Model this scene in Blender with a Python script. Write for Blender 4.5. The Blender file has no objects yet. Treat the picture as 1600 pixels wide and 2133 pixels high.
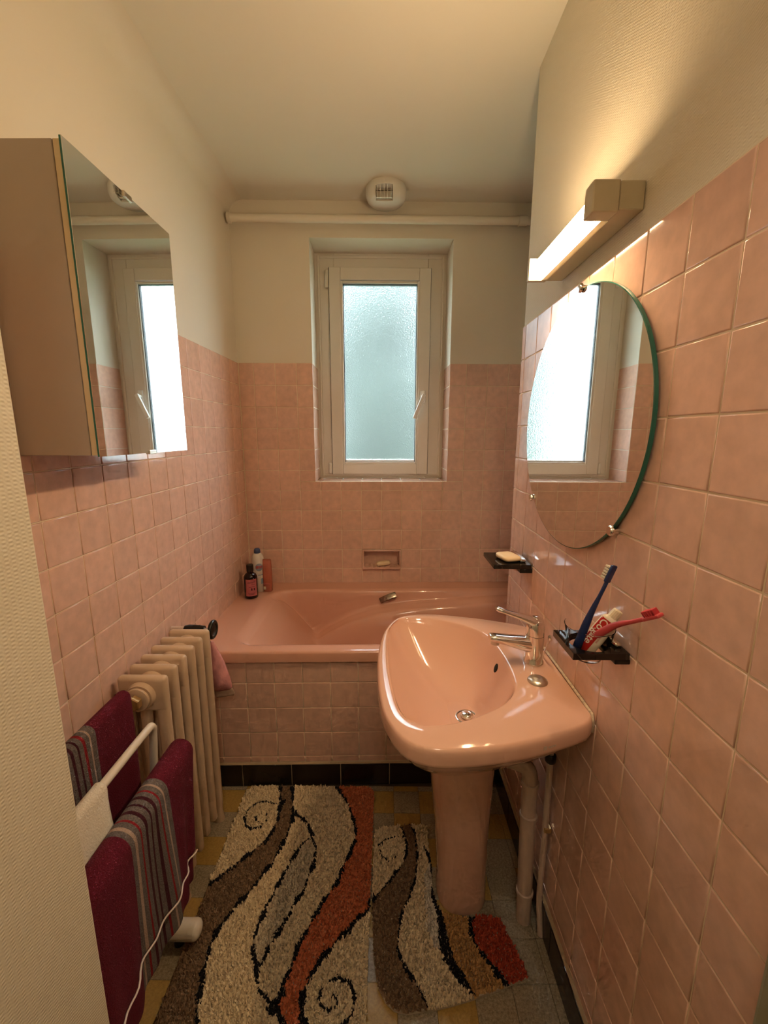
import bpy, bmesh, math, random
from mathutils import Matrix, Vector
import numpy as np
random.seed(7); rng = np.random.default_rng(7)
scene = bpy.context.scene
COL = scene.collection

# ------------------------------------------------------------------ camera
FPX, PITCH, YAW, ROLL, CAMZ = 867.72, 0.1848, -0.0068, 0.0018, 1.4243
cam = bpy.data.objects.new('camera', bpy.data.cameras.new('camera')); COL.objects.link(cam)
fw = Vector((math.sin(YAW)*math.cos(PITCH), math.cos(YAW)*math.cos(PITCH), -math.sin(PITCH)))
rt = Vector((math.cos(YAW), -math.sin(YAW), 0)); up = rt.cross(fw)
r2 = rt*math.cos(ROLL)+up*math.sin(ROLL); u2 = up*math.cos(ROLL)-rt*math.sin(ROLL)
cam.matrix_world = Matrix(((r2.x, u2.x, -fw.x, 0), (r2.y, u2.y, -fw.y, 0), (r2.z, u2.z, -fw.z, CAMZ), (0, 0, 0, 1)))
cam.data.sensor_fit = 'HORIZONTAL'; cam.data.sensor_width = 36; cam.data.lens = FPX*36/1600
cam.data.clip_start = 0.02
scene.camera = cam

# ------------------------------------------------------------------ sky, exposure
w = bpy.data.worlds.new('overcast_sky'); scene.world = w; w.use_nodes = True
bgn = w.node_tree.nodes['Background']
bgn.inputs['Color'].default_value = (0.80, 0.91, 1.0, 1); bgn.inputs['Strength'].default_value = 14.0
LAMP = 92.0; HALL = 15.0
scene.view_settings.view_transform = 'Standard'; scene.view_settings.look = 'None'
scene.view_settings.exposure = 0.75; scene.view_settings.gamma = 1.0
scene.view_settings.use_curve_mapping = False
scene.cycles.use_denoising = True; scene.cycles.use_light_tree = False
scene.cycles.max_bounces = 7; scene.cycles.diffuse_bounces = 3; scene.cycles.glossy_bounces = 3
scene.cycles.use_adaptive_sampling = True; scene.cycles.adaptive_threshold = 0.06; scene.cycles.adaptive_min_samples = 12
scene.cycles.transmission_bounces = 5; scene.cycles.sample_clamp_indirect = 6.0
scene.cycles.caustics_refractive = True; scene.cycles.caustics_reflective = False

# ------------------------------------------------------------------ materials
def srgb(r, g, b):
    f = lambda c: (c/255/12.92) if c/255 <= 0.04045 else ((c/255+0.055)/1.055)**2.4
    return (f(r), f(g), f(b), 1)
def new_mat(name):
    m = bpy.data.materials.new(name); m.use_nodes = True
    nt = m.node_tree; p = nt.nodes['Principled BSDF']
    return m, nt, p
def mat(name, col, rough=0.5, metal=0.0, var=0.0, vscale=30, bump=0.0, bscale=80, bdist=0.002, rand=0.0, trans=0.0, ior=1.45, emit=None, coat=0.0, sheen=0.0, detail=3, world=False):
    m, nt, p = new_mat(name); N, L = nt.nodes, nt.links
    p.inputs['Base Color'].default_value = col
    p.inputs['Roughness'].default_value = rough; p.inputs['Metallic'].default_value = metal
    p.inputs['IOR'].default_value = ior; p.inputs['Transmission Weight'].default_value = trans
    p.inputs['Coat Weight'].default_value = coat; p.inputs['Coat Roughness'].default_value = 0.05
    p.inputs['Sheen Weight'].default_value = sheen
    tc = None
    if var or bump:
        tc = N.new('ShaderNodeTexCoord')
    sock = None
    if var:
        nz = N.new('ShaderNodeTexNoise'); nz.inputs['Scale'].default_value = vscale; nz.inputs['Detail'].default_value = detail
        L.new(N.new('ShaderNodeNewGeometry').outputs['Position'] if world else tc.outputs['Object'], nz.inputs['Vector'])
        mr = N.new('ShaderNodeMapRange'); mr.inputs['From Min'].default_value = 0.25; mr.inputs['From Max'].default_value = 0.75
        mr.inputs['To Min'].default_value = 1-var; mr.inputs['To Max'].default_value = 1+var
        L.new(nz.outputs['Fac'], mr.inputs['Value'])
        sock = mr.outputs['Result']
    if rand:
        oi = N.new('ShaderNodeObjectInfo')
        mr2 = N.new('ShaderNodeMapRange'); mr2.inputs['To Min'].default_value = 1-rand; mr2.inputs['To Max'].default_value = 1+rand
        L.new(oi.outputs['Random'], mr2.inputs['Value'])
        if sock:
            mm = N.new('ShaderNodeMath'); mm.operation = 'MULTIPLY'
            L.new(sock, mm.inputs[0]); L.new(mr2.outputs['Result'], mm.inputs[1]); sock = mm.outputs[0]
        else: sock = mr2.outputs['Result']
    if sock:
        vm = N.new('ShaderNodeVectorMath'); vm.operation = 'SCALE'; vm.inputs[0].default_value = col[:3]
        L.new(sock, vm.inputs['Scale']); L.new(vm.outputs['Vector'], p.inputs['Base Color'])
    if bump:
        nb = N.new('ShaderNodeTexNoise'); nb.inputs['Scale'].default_value = bscale; nb.inputs['Detail'].default_value = detail
        L.new(tc.outputs['Object'], nb.inputs['Vector'])
        b = N.new('ShaderNodeBump'); b.inputs['Strength'].default_value = bump; b.inputs['Distance'].default_value = bdist
        L.new(nb.outputs['Fac'], b.inputs['Height']); L.new(b.outputs['Normal'], p.inputs['Normal'])
    if emit:
        p.inputs['Emission Color'].default_value = emit[0]; p.inputs['Emission Strength'].default_value = emit[1]
    return m
def weave_mat(name, col, pitch=0.005, strength=0.5, rough=0.75):
    """painted woven glass-fibre wallpaper: a small basket relief in y and z"""
    m, nt, p = new_mat(name); N, L = nt.nodes, nt.links
    p.inputs['Base Color'].default_value = col; p.inputs['Roughness'].default_value = rough
    tc = N.new('ShaderNodeTexCoord'); sp = N.new('ShaderNodeSeparateXYZ'); L.new(tc.outputs['Object'], sp.inputs[0])
    def M(op, a, b=None):
        n = N.new('ShaderNodeMath'); n.operation = op
        for i, s in enumerate((a, b)):
            if s is None: continue
            if hasattr(s, 'links'): L.new(s, n.inputs[i])
            else: n.inputs[i].default_value = s
        return n.outputs[0]
    k = 2*math.pi/pitch
    hsum = M('ADD', sp.outputs['X'], sp.outputs['Y'])
    sy = M('SINE', M('MULTIPLY', hsum, k*0.55)); sz = M('SINE', M('MULTIPLY', sp.outputs['Z'], k))
    h = M('ADD', M('MULTIPLY', sy, sz), M('MULTIPLY', sz, 0.6))
    nz = N.new('ShaderNodeTexNoise'); nz.inputs['Scale'].default_value = 220; L.new(tc.outputs['Object'], nz.inputs['Vector'])
    h = M('ADD', h, M('MULTIPLY', nz.outputs['Fac'], 1.2))
    b = N.new('ShaderNodeBump'); b.inputs['Strength'].default_value = strength; b.inputs['Distance'].default_value = 0.0008
    L.new(h, b.inputs['Height']); L.new(b.outputs['Normal'], p.inputs['Normal'])
    return m

PLASTER = (0.80, 0.73, 0.61, 1)
M = {}
M['paint'] = mat('cream_wall_paint', PLASTER, 0.65, bump=0.15, bscale=160, bdist=0.001)
M['ceil'] = mat('ceiling_paint', (0.82, 0.77, 0.66, 1), 0.7, bump=0.1, bscale=90, bdist=0.001)
M['weave'] = weave_mat('woven_wallpaper', (0.76, 0.69, 0.55, 1), strength=0.28)
M['tile'] = mat('pink_wall_tile', (0.77, 0.49, 0.38, 1), 0.09, var=0.10, vscale=34, rand=0.045, detail=3, world=True)
M['grout'] = mat('pale_grout', (0.82, 0.66, 0.48, 1), 0.8)
M['black_tile'] = mat('black_skirting_tile', (0.020, 0.014, 0.011, 1), 0.22, bump=0.05, bscale=20, rand=0.1)
M['grout_base'] = mat('skirting_grout', (0.45, 0.33, 0.2, 1), 0.85)
M['ceramic'] = mat('pink_sanitary_ceramic', (0.80, 0.48, 0.36, 1), 0.09, coat=0.6)
M['tubmat'] = mat('pink_bath_enamel', (0.74, 0.39, 0.28, 1), 0.13, coat=0.4)
M['pvc'] = mat('white_window_plastic', (0.80, 0.74, 0.65, 1), 0.35)
M['pvcgap'] = mat('dark_gasket_and_shadow_line', (0.05, 0.045, 0.05, 1), 0.6)  # glazing gasket, and the shadow line painted round the sash
M['handlewhite'] = mat('white_handle_lacquer', (0.92, 0.90, 0.86, 1), 0.25)
M['whiteplastic'] = mat('white_plastic', (0.80, 0.76, 0.68, 1), 0.35)
M['cream_metal'] = mat('cream_laminate', (0.52, 0.43, 0.35, 1), 0.45)
M['cream_edge'] = mat('cream_door_edge', (0.78, 0.62, 0.38, 1), 0.45)
M['mirror'] = mat('mirror_silver', (0.86, 0.88, 0.87, 1), 0.015, metal=1.0)
M['glassedge'] = mat('green_glass_edge', (0.03, 0.16, 0.12, 1), 0.08)
M['chrome'] = mat('chrome', (0.80, 0.76, 0.72, 1), 0.10, metal=1.0)
M['dullchrome'] = mat('brushed_steel', (0.62, 0.56, 0.48, 1), 0.3, metal=1.0)
M['darkchrome'] = mat('worn_dark_chrome', (0.30, 0.24, 0.20, 1), 0.25, metal=1.0)
M['rad'] = mat('cream_radiator_enamel', (0.66, 0.48, 0.33, 1), 0.28, var=0.05, vscale=25)
M['brass'] = mat('painted_brass', (0.55, 0.36, 0.16, 1), 0.35, metal=0.6)
M['blackplastic'] = mat('black_plastic', (0.012, 0.011, 0.010, 1), 0.3)
M['greypipe'] = mat('painted_pipe', (0.62, 0.47, 0.38, 1), 0.4, var=0.06)
M['smoked'] = mat('smoked_glass', (0.010, 0.009, 0.008, 1), 0.02, ior=1.6)
M['clear'] = mat('clear_glass', (1, 1, 1, 1), 0.0, trans=1.0, ior=1.09)
M['soap'] = mat('cream_soap', (0.86, 0.66, 0.42, 1), 0.45)
M['burg'] = mat('burgundy_terry', (0.125, 0.004, 0.022, 1), 0.95, bump=0.8, bscale=420, bdist=0.003, var=0.2, vscale=300)
M['tgrey'] = mat('grey_terry', (0.15, 0.125, 0.12, 1), 0.95, bump=0.9, bscale=380, bdist=0.003, var=0.35, vscale=350)
M['tred'] = mat('red_terry_line', (0.24, 0.010, 0.018, 1), 0.95, bump=0.8, bscale=420, bdist=0.003)
M['tbeige'] = mat('beige_terry_line', (0.42, 0.30, 0.24, 1), 0.95, bump=0.8, bscale=420, bdist=0.003)
M['tdark'] = mat('plum_terry_line', (0.05, 0.004, 0.014, 1), 0.95, bump=0.8, bscale=420, bdist=0.003)
M['trim'] = mat('white_overlock_thread', (0.72, 0.60, 0.55, 1), 0.8)
M['whitecloth'] = mat('white_cotton', (0.82, 0.74, 0.62, 1), 0.9, bump=0.6, bscale=260, bdist=0.003)
M['whitetube'] = mat('white_lacquer_tube', (0.80, 0.72, 0.62, 1), 0.22)
M['bottle'] = mat('dark_brown_bottle', (0.020, 0.006, 0.006, 1), 0.15, coat=0.3)
M['pinklabel'] = mat('pink_label', (0.55, 0.16, 0.17, 1), 0.5)
M['labelink'] = mat('label_ink', (0.10, 0.02, 0.03, 1), 0.5)
M['aerosol'] = mat('white_aerosol_can', (0.75, 0.70, 0.62, 1), 0.3)
M['blue'] = mat('blue_cap', (0.055, 0.085, 0.20, 1), 0.35)
M['lblue'] = mat('pale_blue_print', (0.30, 0.36, 0.45, 1), 0.4)
M['redink'] = mat('red_print', (0.55, 0.06, 0.04, 1), 0.4)
M['pinkclear'] = mat('pink_clear_plastic', (0.80, 0.30, 0.20, 1), 0.12, trans=0.55, ior=1.3)
M['pinkpouch'] = mat('pink_film_pouch', (0.80, 0.36, 0.37, 1), 0.25, var=0.3, vscale=22, bump=0.5, bscale=45, bdist=0.004)
M['film'] = mat('clear_film_seal', (0.75, 0.55, 0.42, 1), 0.25, trans=0.4, ior=1.2, bump=0.4, bscale=60, bdist=0.003)
M['bluebrush'] = mat('navy_toothbrush', (0.012, 0.03, 0.12, 1), 0.25)
M['redbrush'] = mat('rose_toothbrush', (0.62, 0.08, 0.09, 1), 0.3)
M['bristle'] = mat('pale_bristles', (0.70, 0.62, 0.50, 1), 0.7)
M['redbristle'] = mat('red_bristles', (0.55, 0.04, 0.05, 1), 0.6)
M['paste'] = mat('white_toothpaste_tube', (0.80, 0.70, 0.55, 1), 0.35)
M['pastered'] = mat('red_toothpaste_print', (0.50, 0.015, 0.012, 1), 0.35)
M['pastecap'] = mat('cream_cap', (0.80, 0.68, 0.48, 1), 0.4)
M['pastetext'] = mat('white_lettering', (0.88, 0.80, 0.68, 1), 0.4)
M['lampbody'] = mat('ivory_lamp_plastic', (0.62, 0.54, 0.38, 1), 0.35)
M['lampclear'] = mat('clear_lamp_cover', (1.0, 0.95, 0.8, 1), 0.15, trans=0.92, ior=1.3)
def opal_mat():
    m, nt, p = new_mat('opal_lamp_cover'); N, L = nt.nodes, nt.links
    p.inputs['Base Color'].default_value = (0.8, 0.76, 0.66, 1); p.inputs['Roughness'].default_value = 0.4
    tl = N.new('ShaderNodeBsdfTranslucent'); tl.inputs['Color'].default_value = (0.8, 0.74, 0.6, 1)
    mx = N.new('ShaderNodeMixShader'); mx.inputs['Fac'].default_value = 0.16
    L.new(p.outputs['BSDF'], mx.inputs[1]); L.new(tl.outputs['BSDF'], mx.inputs[2]); L.new(mx.outputs['Shader'], N['Material Output'].inputs['Surface'])
    return m
M['opal'] = opal_mat()
M['tube'] = mat('glowing_lamp_tube', (1, 0.9, 0.7, 1), 0.3, emit=((1.0, 0.70, 0.39, 1), LAMP))
M['hallglobe'] = mat('lit_opal_globe', (0.9, 0.88, 0.8, 1), 0.4, emit=((1.0, 0.83, 0.62, 1), HALL))
M['dark'] = mat('dark_void', (0.02, 0.018, 0.016, 1), 0.8)
M['sealant'] = mat('aged_sealant', (0.68, 0.55, 0.40, 1), 0.6, var=0.3, vscale=120)
M['frame_green'] = mat('grey_green_frame_paint', (0.30, 0.29, 0.20, 1), 0.5)
M['leaf'] = mat('hedge_leaves', (0.014, 0.022, 0.018, 1), 0.8, var=0.3, vscale=3)
M['ground'] = mat('lawn_ground', (0.12, 0.20, 0.09, 1), 0.9, var=0.2, vscale=2)
M['bark'] = mat('tree_bark', (0.10, 0.07, 0.05, 1), 0.9)
M['hallpaint'] = mat('hall_paint', (0.74, 0.66, 0.52, 1), 0.8)
M['rugback'] = mat('rug_backing', (0.50, 0.40, 0.28, 1), 0.95)
def pile(name, c, v=0.22):
    m = mat(name, c, 0.95, var=v, vscale=160); nt = m.node_tree; N, L = nt.nodes, nt.links      # fibres let light through
    p = N['Principled BSDF']; tl = N.new('ShaderNodeBsdfTranslucent'); tl.inputs['Color'].default_value = c
    mx = N.new('ShaderNodeMixShader'); mx.inputs['Fac'].default_value = 0.15
    L.new(p.outputs['BSDF'], mx.inputs[1]); L.new(tl.outputs['BSDF'], mx.inputs[2]); L.new(mx.outputs['Shader'], N['Material Output'].inputs['Surface'])
    return m
M['p_cream'] = pile('cream_pile', (0.96, 0.79, 0.54, 1), 0.06); M['p_grey'] = pile('grey_pile', (0.80, 0.68, 0.51, 1), 0.06)
M['p_brown'] = pile('taupe_pile', (0.33, 0.205, 0.12, 1)); M['p_rust'] = pile('rust_pile', (0.75, 0.22, 0.10, 1))
M['p_black'] = pile('black_pile', (0.012, 0.010, 0.014, 1)); M['p_ochre'] = pile('ochre_pile', (0.66, 0.38, 0.15, 1))
M['p_red'] = pile('red_pile', (0.56, 0.08, 0.04, 1)); M['p_white'] = pile('white_pile', (0.85, 0.76, 0.64, 1))
def floor_mat(name, c1, c2, sc):
    m, nt, p = new_mat(name); N, L = nt.nodes, nt.links
    tc = N.new('ShaderNodeTexCoord'); nz = N.new('ShaderNodeTexNoise'); nz.inputs['Scale'].default_value = sc; nz.inputs['Detail'].default_value = 6; nz.inputs['Roughness'].default_value = 0.8
    geo = N.new('ShaderNodeNewGeometry'); L.new(geo.outputs['Position'], nz.inputs['Vector'])
    rp = N.new('ShaderNodeValToRGB'); rp.color_ramp.elements[0].position = 0.35; rp.color_ramp.elements[1].position = 0.62
    rp.color_ramp.elements[0].color = c2; rp.color_ramp.elements[1].color = c1
    L.new(nz.outputs['Fac'], rp.inputs['Fac']); L.new(rp.outputs['Color'], p.inputs['Base Color'])
    p.inputs['Roughness'].default_value = 0.4
    return m
M['fl_yellow'] = floor_mat('ochre_speckled_floor_tile', (0.50, 0.32, 0.09, 1), (0.34, 0.21, 0.06, 1), 140)
M['fl_grey'] = floor_mat('grey_speckled_floor_tile', (0.46, 0.38, 0.26, 1), (0.15, 0.12, 0.08, 1), 170)
M['fl_grout'] = mat('floor_joint', (0.10, 0.08, 0.05, 1), 0.9)
# frosted pane: clear rough glass with a hammered relief
def frosted():
    m, nt, p = new_mat('frosted_window_glass'); N, L = nt.nodes, nt.links
    p.inputs['Base Color'].default_value = (0.93, 0.975, 0.96, 1); p.inputs['Roughness'].default_value = 0.30
    p.inputs['Transmission Weight'].default_value = 1.0; p.inputs['IOR'].default_value = 1.4
    tc = N.new('ShaderNodeTexCoord'); nz = N.new('ShaderNodeTexNoise'); nz.inputs['Scale'].default_value = 150; nz.inputs['Detail'].default_value = 2
    L.new(tc.outputs['Object'], nz.inputs['Vector'])
    b = N.new('ShaderNodeBump'); b.inputs['Strength'].default_value = 0.9; b.inputs['Distance'].default_value = 0.003
    L.new(nz.outputs['Fac'], b.inputs['Height']); L.new(b.outputs['Normal'], p.inputs['Normal'])
    return m
M['frosted'] = frosted()

# ------------------------------------------------------------------ mesh helpers
def mk(name, me, m=None, parent=None, smooth=False):
    if m is not None:
        for x in (m if isinstance(m, (list, tuple)) else [m]): me.materials.append(M[x] if isinstance(x, str) else x)
    if smooth:
        for f in me.polygons: f.use_smooth = True
    o = bpy.data.objects.new(name, me); COL.objects.link(o)
    if parent is not None: o.parent = parent
    return o
def pydata(name, v, f):
    me = bpy.data.meshes.new(name); me.from_pydata([tuple(p) for p in v], [], f); me.update(); return me
def tag(o, label=None, cat=None, group=None, kind=None):
    if label: o['label'] = label
    if cat: o['category'] = cat
    if group: o['group'] = group
    if kind: o['kind'] = kind
    return o
def thing(name, loc, label, cat, group=None):
    o = bpy.data.objects.new(name, None); COL.objects.link(o); o.location = loc; o.empty_display_size = 0.02
    return tag(o, label, cat, group)
class MB:
    """collects shapes (world coordinates) into one mesh"""
    def __init__(s, org=(0, 0, 0)): s.v = []; s.f = []; s.mi = []; s.o = Vector(org); s.cur = 0
    def add(s, v, f):
        n = len(s.v); s.v += [Vector(p)-s.o for p in v]; s.f += [tuple(i+n for i in q) for q in f]; s.mi += [s.cur]*len(f)
    def box(s, x0, x1, y0, y1, z0, z1, bev=0.0, seg=2, mx=None):
        bm = bmesh.new(); bmesh.ops.create_cube(bm, size=1)
        for q in bm.verts: q.co = Vector(((x0+x1)/2+q.co.x*(x1-x0), (y0+y1)/2+q.co.y*(y1-y0), (z0+z1)/2+q.co.z*(z1-z0)))
        if bev: bmesh.ops.bevel(bm, geom=bm.edges[:], offset=bev, segments=seg, affect='EDGES', profile=0.5)
        s.bm(bm, mx)
    def bm(s, bm, mx=None):
        bm.verts.ensure_lookup_table()
        for i, q in enumerate(bm.verts): q.index = i
        s.add([(mx @ q.co if mx else q.co.copy()) for q in bm.verts], [tuple(q.index for q in f.verts) for f in bm.faces]); bm.free()
    def tube(s, pts, r, n=12, cap=True):
        pts = [Vector(p) for p in pts]; rs = r if isinstance(r, (list, tuple)) else [r]*len(pts)
        V = []; F = []; prev = None
        for i, p in enumerate(pts):
            d = (pts[min(i+1, len(pts)-1)]-pts[max(i-1, 0)]).normalized()
            if prev is None:
                a = Vector((0, 0, 1)) if abs(d.z) < 0.9 else Vector((1, 0, 0)); e = d.cross(a).normalized()
            else: e = (prev-d*prev.dot(d)).normalized()
            prev = e; g = d.cross(e)
            V += [p+(e*math.cos(2*math.pi*k/n)+g*math.sin(2*math.pi*k/n))*rs[i] for k in range(n)]
        for i in range(len(pts)-1):
            for k in range(n):
                a = i*n+k; b = i*n+(k+1) % n; F.append((a, b, b+n, a+n))
        if cap: F.append(tuple(range(n-1, -1, -1))); F.append(tuple(range(len(V)-n, len(V))))
        s.add(V, F)
    def lathe(s, prof, c=(0, 0, 0), axis='z', n=32):
        """prof: (radius, height) pairs"""
        c = Vector(c); V = []; F = []
        ax = {'z': (Vector((1, 0, 0)), Vector((0, 1, 0)), Vector((0, 0, 1))), 'x': (Vector((0, 1, 0)), Vector((0, 0, 1)), Vector((1, 0, 0))), 'y': (Vector((0, 0, 1)), Vector((1, 0, 0)), Vector((0, 1, 0)))}[axis] if isinstance(axis, str) else axis
        for r, h in prof:
            V += [c+(ax[0]*math.cos(2*math.pi*k/n)+ax[1]*math.sin(2*math.pi*k/n))*max(r, 1e-5)+ax[2]*h for k in range(n)]
        for i in range(len(prof)-1):
            for k in range(n):
                a = i*n+k; b = i*n+(k+1) % n; F.append((a, b, b+n, a+n))
        F.append(tuple(range(n-1, -1, -1))); F.append(tuple(range(len(V)-n, len(V))))
        s.add(V, F)
    def loft(s, rings, cap0=True, cap1=True):
        n = len(rings[0]); V = [p for r in rings for p in r]; F = []
        for i in range(len(rings)-1):
            for k in range(n):
                a = i*n+k; b = i*n+(k+1) % n; F.append((a, b, b+n, a+n))
        if cap0: F.append(tuple(range(n-1, -1, -1)))
        if cap1: F.append(tuple(range(len(V)-n, len(V))))
        s.add(V, F)
    def done(s, name, m, parent=None, smooth=False, ang=None):
        me = pydata(name, s.v, s.f)
        for p, i in zip(me.polygons, s.mi): p.material_index = i
        bm = bmesh.new(); bm.from_mesh(me); bmesh.ops.recalc_face_normals(bm, faces=bm.faces); bm.to_mesh(me); bm.free()
        o = mk(name, me, m, parent, smooth)
        if smooth and ang: me.set_sharp_from_angle(angle=math.radians(ang))
        if parent is None: o.location = s.o
        return o
def spline(pts, n=8, closed=False):
    P = [Vector(p) for p in pts]; out = []; m = len(P)
    for i in range(m if closed else m-1):
        a, b, c, d = (P[(i-1) % m], P[i], P[(i+1) % m], P[(i+2) % m]) if closed else (P[max(i-1, 0)], P[i], P[i+1], P[min(i+2, m-1)])
        for k in range(n):
            t = k/n
            out.append(0.5*((2*b)+(-a+c)*t+(2*a-5*b+4*c-d)*t*t+(-a+3*b-3*c+d)*t**3))
    if not closed: out.append(P[-1])
    return out

# ------------------------------------------------------------------ dimensions
S = 0.11                                   # tile pitch
XL, XR, HC = -0.7644, 0.4619, 2.53          # left tile face, right tile face, ceiling
ZT = 1.782                                  # top of the tiling
BA = 0.0252; XB, YB = -0.6876, 2.232        # back wall is a touch out of square
XA = 0.87                                   # alcove end wall
YE = 1.512                                  # end of the right wall
YN, XN = 0.50, -0.4374                      # edge of the near left wall
RB = Matrix.Translation((XB, YB, 0)) @ Matrix.Rotation(math.atan(BA), 4, 'Z')   # back wall frame: x along, -y into room
def bk(x, y, z): return RB @ Vector((x, y, z))

# ------------------------------------------------------------------ tile maker
def tile_mesh(name, w, h, t, bev, m):
    """front face +z, centred, w*h; soft shoulder"""
    b1, b2 = bev*0.35, bev
    rings = []
    for ins, z in ((0, 0), (0, t-bev*0.7), (b1, t-bev*0.18), (b2, t)):
        x, y = w/2-ins, h/2-ins
        rings.append([(-x, -y, z), (x, -y, z), (x, y, z), (-x, y, z)])
    V = [p for r in rings for p in r]; F = []
    for i in range(3):
        for k in range(4): F.append((i*4+k, i*4+(k+1) % 4, i*4+4+(k+1) % 4, i*4+4+k))
    F.append((12, 13, 14, 15))
    me = pydata(name, V, F)
    for p in me.polygons: p.use_smooth = True
    me.polygons[-1].use_smooth = False
    me.materials.append(M[m]); return me
TILE = tile_mesh('wall_tile', 0.108, 0.108, 0.006, 0.0022, 'tile')
def put_tile(me, base, parent, frame, a0, a1, b0, b1, gap=0.0027, name='tile', jit=0.0):
    """tile covering [a0,a1]x[b0,b1] of the wall frame (columns: along, up, normal, origin)"""
    o = bpy.data.objects.new(name, me); COL.objects.link(o); o.parent = parent
    sx, sy = (a1-a0-gap)/base[0], (b1-b0-gap)/base[1]
    j = Matrix.Rotation(random.uniform(-jit, jit), 4, 'X') @ Matrix.Rotation(random.uniform(-jit, jit), 4, 'Y')
    o.matrix_basis = frame @ Matrix.Translation(((a0+a1)/2, (b0+b1)/2, 0)) @ j @ Matrix.Diagonal((sx, sy, 1, 1))
    return o
def frame(org, along, upv):
    a = Vector(along).normalized(); u = Vector(upv).normalized(); n = a.cross(u)
    return Matrix(((a.x, u.x, n.x, org[0]), (a.y, u.y, n.y, org[1]), (a.z, u.z, n.z, org[2]), (0, 0, 0, 1)))
def sub_rect(r, h):
    a0, a1, b0, b1 = r; c0, c1, d0, d1 = h
    if a1 <= c0 or a0 >= c1 or b1 <= d0 or b0 >= d1: return [r]
    out = []
    if b1 > d1: out.append((a0, a1, d1, b1))
    if b0 < d0: out.append((a0, a1, b0, d0))
    lo, hi = max(b0, d0), min(b1, d1)
    if a0 < c0: out.append((a0, c0, lo, hi))
    if a1 > c1: out.append((c1, a1, lo, hi))
    return out
def tile_field(parent, fr, a_off, b_off, a_lo, a_hi, b_lo, b_hi, holes=(), me=None, base=(0.108, 0.108), sa=S, sb=S, jit=0.004):
    me = me or TILE
    for i in range(math.floor((a_lo-a_off)/sa)-1, math.ceil((a_hi-a_off)/sa)+1):
        for j in range(math.floor((b_lo-b_off)/sb)-1, math.ceil((b_hi-b_off)/sb)+1):
            r = (max(a_off+i*sa, a_lo), min(a_off+(i+1)*sa, a_hi), max(b_off+j*sb, b_lo), min(b_off+(j+1)*sb, b_hi))
            if r[1]-r[0] < 0.008 or r[3]-r[2] < 0.008: continue
            rs = [r]
            for h in holes: rs = [q for p in rs for q in sub_rect(p, h)]
            for q in rs:
                if q[1]-q[0] > 0.008 and q[3]-q[2] > 0.008: put_tile(me, base, parent, fr, *q, jit=jit)

# ------------------------------------------------------------------ the shell
def struct(name, mb, m, parent=None, smooth=False):
    o = mb.done(name, m, parent, smooth)
    if parent is None: o['kind'] = 'structure'
    return o
mb = MB(); mb.box(-1.2, 1.1, -1.4, 2.6, -0.1, -0.0045); floor = struct('floor', mb, 'fl_grout')
mb = MB(); mb.box(-1.2, 1.1, -1.4, 2.7, HC, HC+0.1); ceiling = struct('ceiling', mb, 'ceil')
# left wall, with its rounded cove towards the ceiling
mb = MB(); mb.box(XL-0.2, XL-0.004, -1.4, 2.6, 0, HC); wl = struct('wall_left', mb, 'paint')
mb = MB(); mb.box(XL-0.02, XL-0.002, YN, 2.24, 0.1, ZT-0.002); mb.done('grout', 'grout', wl)
FL = frame((XL-0.006, 0, 0), (0, -1, 0), (0, 0, 1))      # normal = along x up = (-1? checked) +x
FL = frame((XL-0.006, 0, 0), (0, 1, 0), (0, 0, 1))
assert FL.col[2].x > 0.9
tile_field(wl, FL, 0.8959-S*9, ZT-S*17, YN-0.02, 2.228, 0.105, ZT)
mb = MB(); R = 0.07; prof = []
for k in range(9):
    a = math.pi/2*k/8; prof.append((XL-0.004+R-R*math.cos(a), HC-R+R*math.sin(a)))
V = [(x, y, z) for y in (-1.3, 2.24) for x, z in prof]+[(XL-0.01, -1.3, HC+0.01), (XL-0.01, 2.24, HC+0.01)]
F = [(k, k+1, 9+k+1, 9+k) for k in range(8)]
mb.add(V, F); cove = struct('trim_1', mb, 'paint', smooth=True)
# right wall block (ends at the bath alcove)
mb = MB(); mb.box(XR+0.004, XA+0.3, -1.4, YE-0.003, 0, HC); wr = struct('wall_right', mb, 'weave')
mb = MB(); mb.box(XR+0.0015, XR+0.02, 0.36, YE-0.001, 0.1, ZT+0.001); mb.done('grout', 'grout', wr)
FR = frame((XR+0.006, 0, 0), (0, -1, 0), (0, 0, 1))
assert FR.col[2].x < -0.9
tile_field(wr, FR, -0.9288, ZT+0.0005-S*17, -YE, -0.385, 0.105, ZT+0.0005)
# alcove end wall
mb = MB(); mb.box(XA, XA+0.2, YE-0.1, 2.6, 0, HC); wa = struct('wall_alcove', mb, 'paint')
mb = MB(); mb.box(XA-0.002, XA+0.02, YE, 2.26, 0.5, ZT); mb.done('grout', 'grout', wa)
FA = frame((XA, 0, 0), (0, -1, 0), (0, 0, 1))
tile_field(wa, FA, 0, ZT-S*17, -2.262, -YE-0.002, 0.58, ZT)
# near left wall, woven paper
mb = MB(); mb.box(XL-0.1, XN, -1.4, YN, 0, HC, bev=0.004); wn = struct('wall_near', mb, 'weave')
mb = MB(); mb.box(XN-0.01, XR+0.005, 0.27, 0.37, 2.06, HC); struct('wall_light_block', mb, 'hallpaint')  # unseen lintel, added to keep the hall light off the back wall
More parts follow.
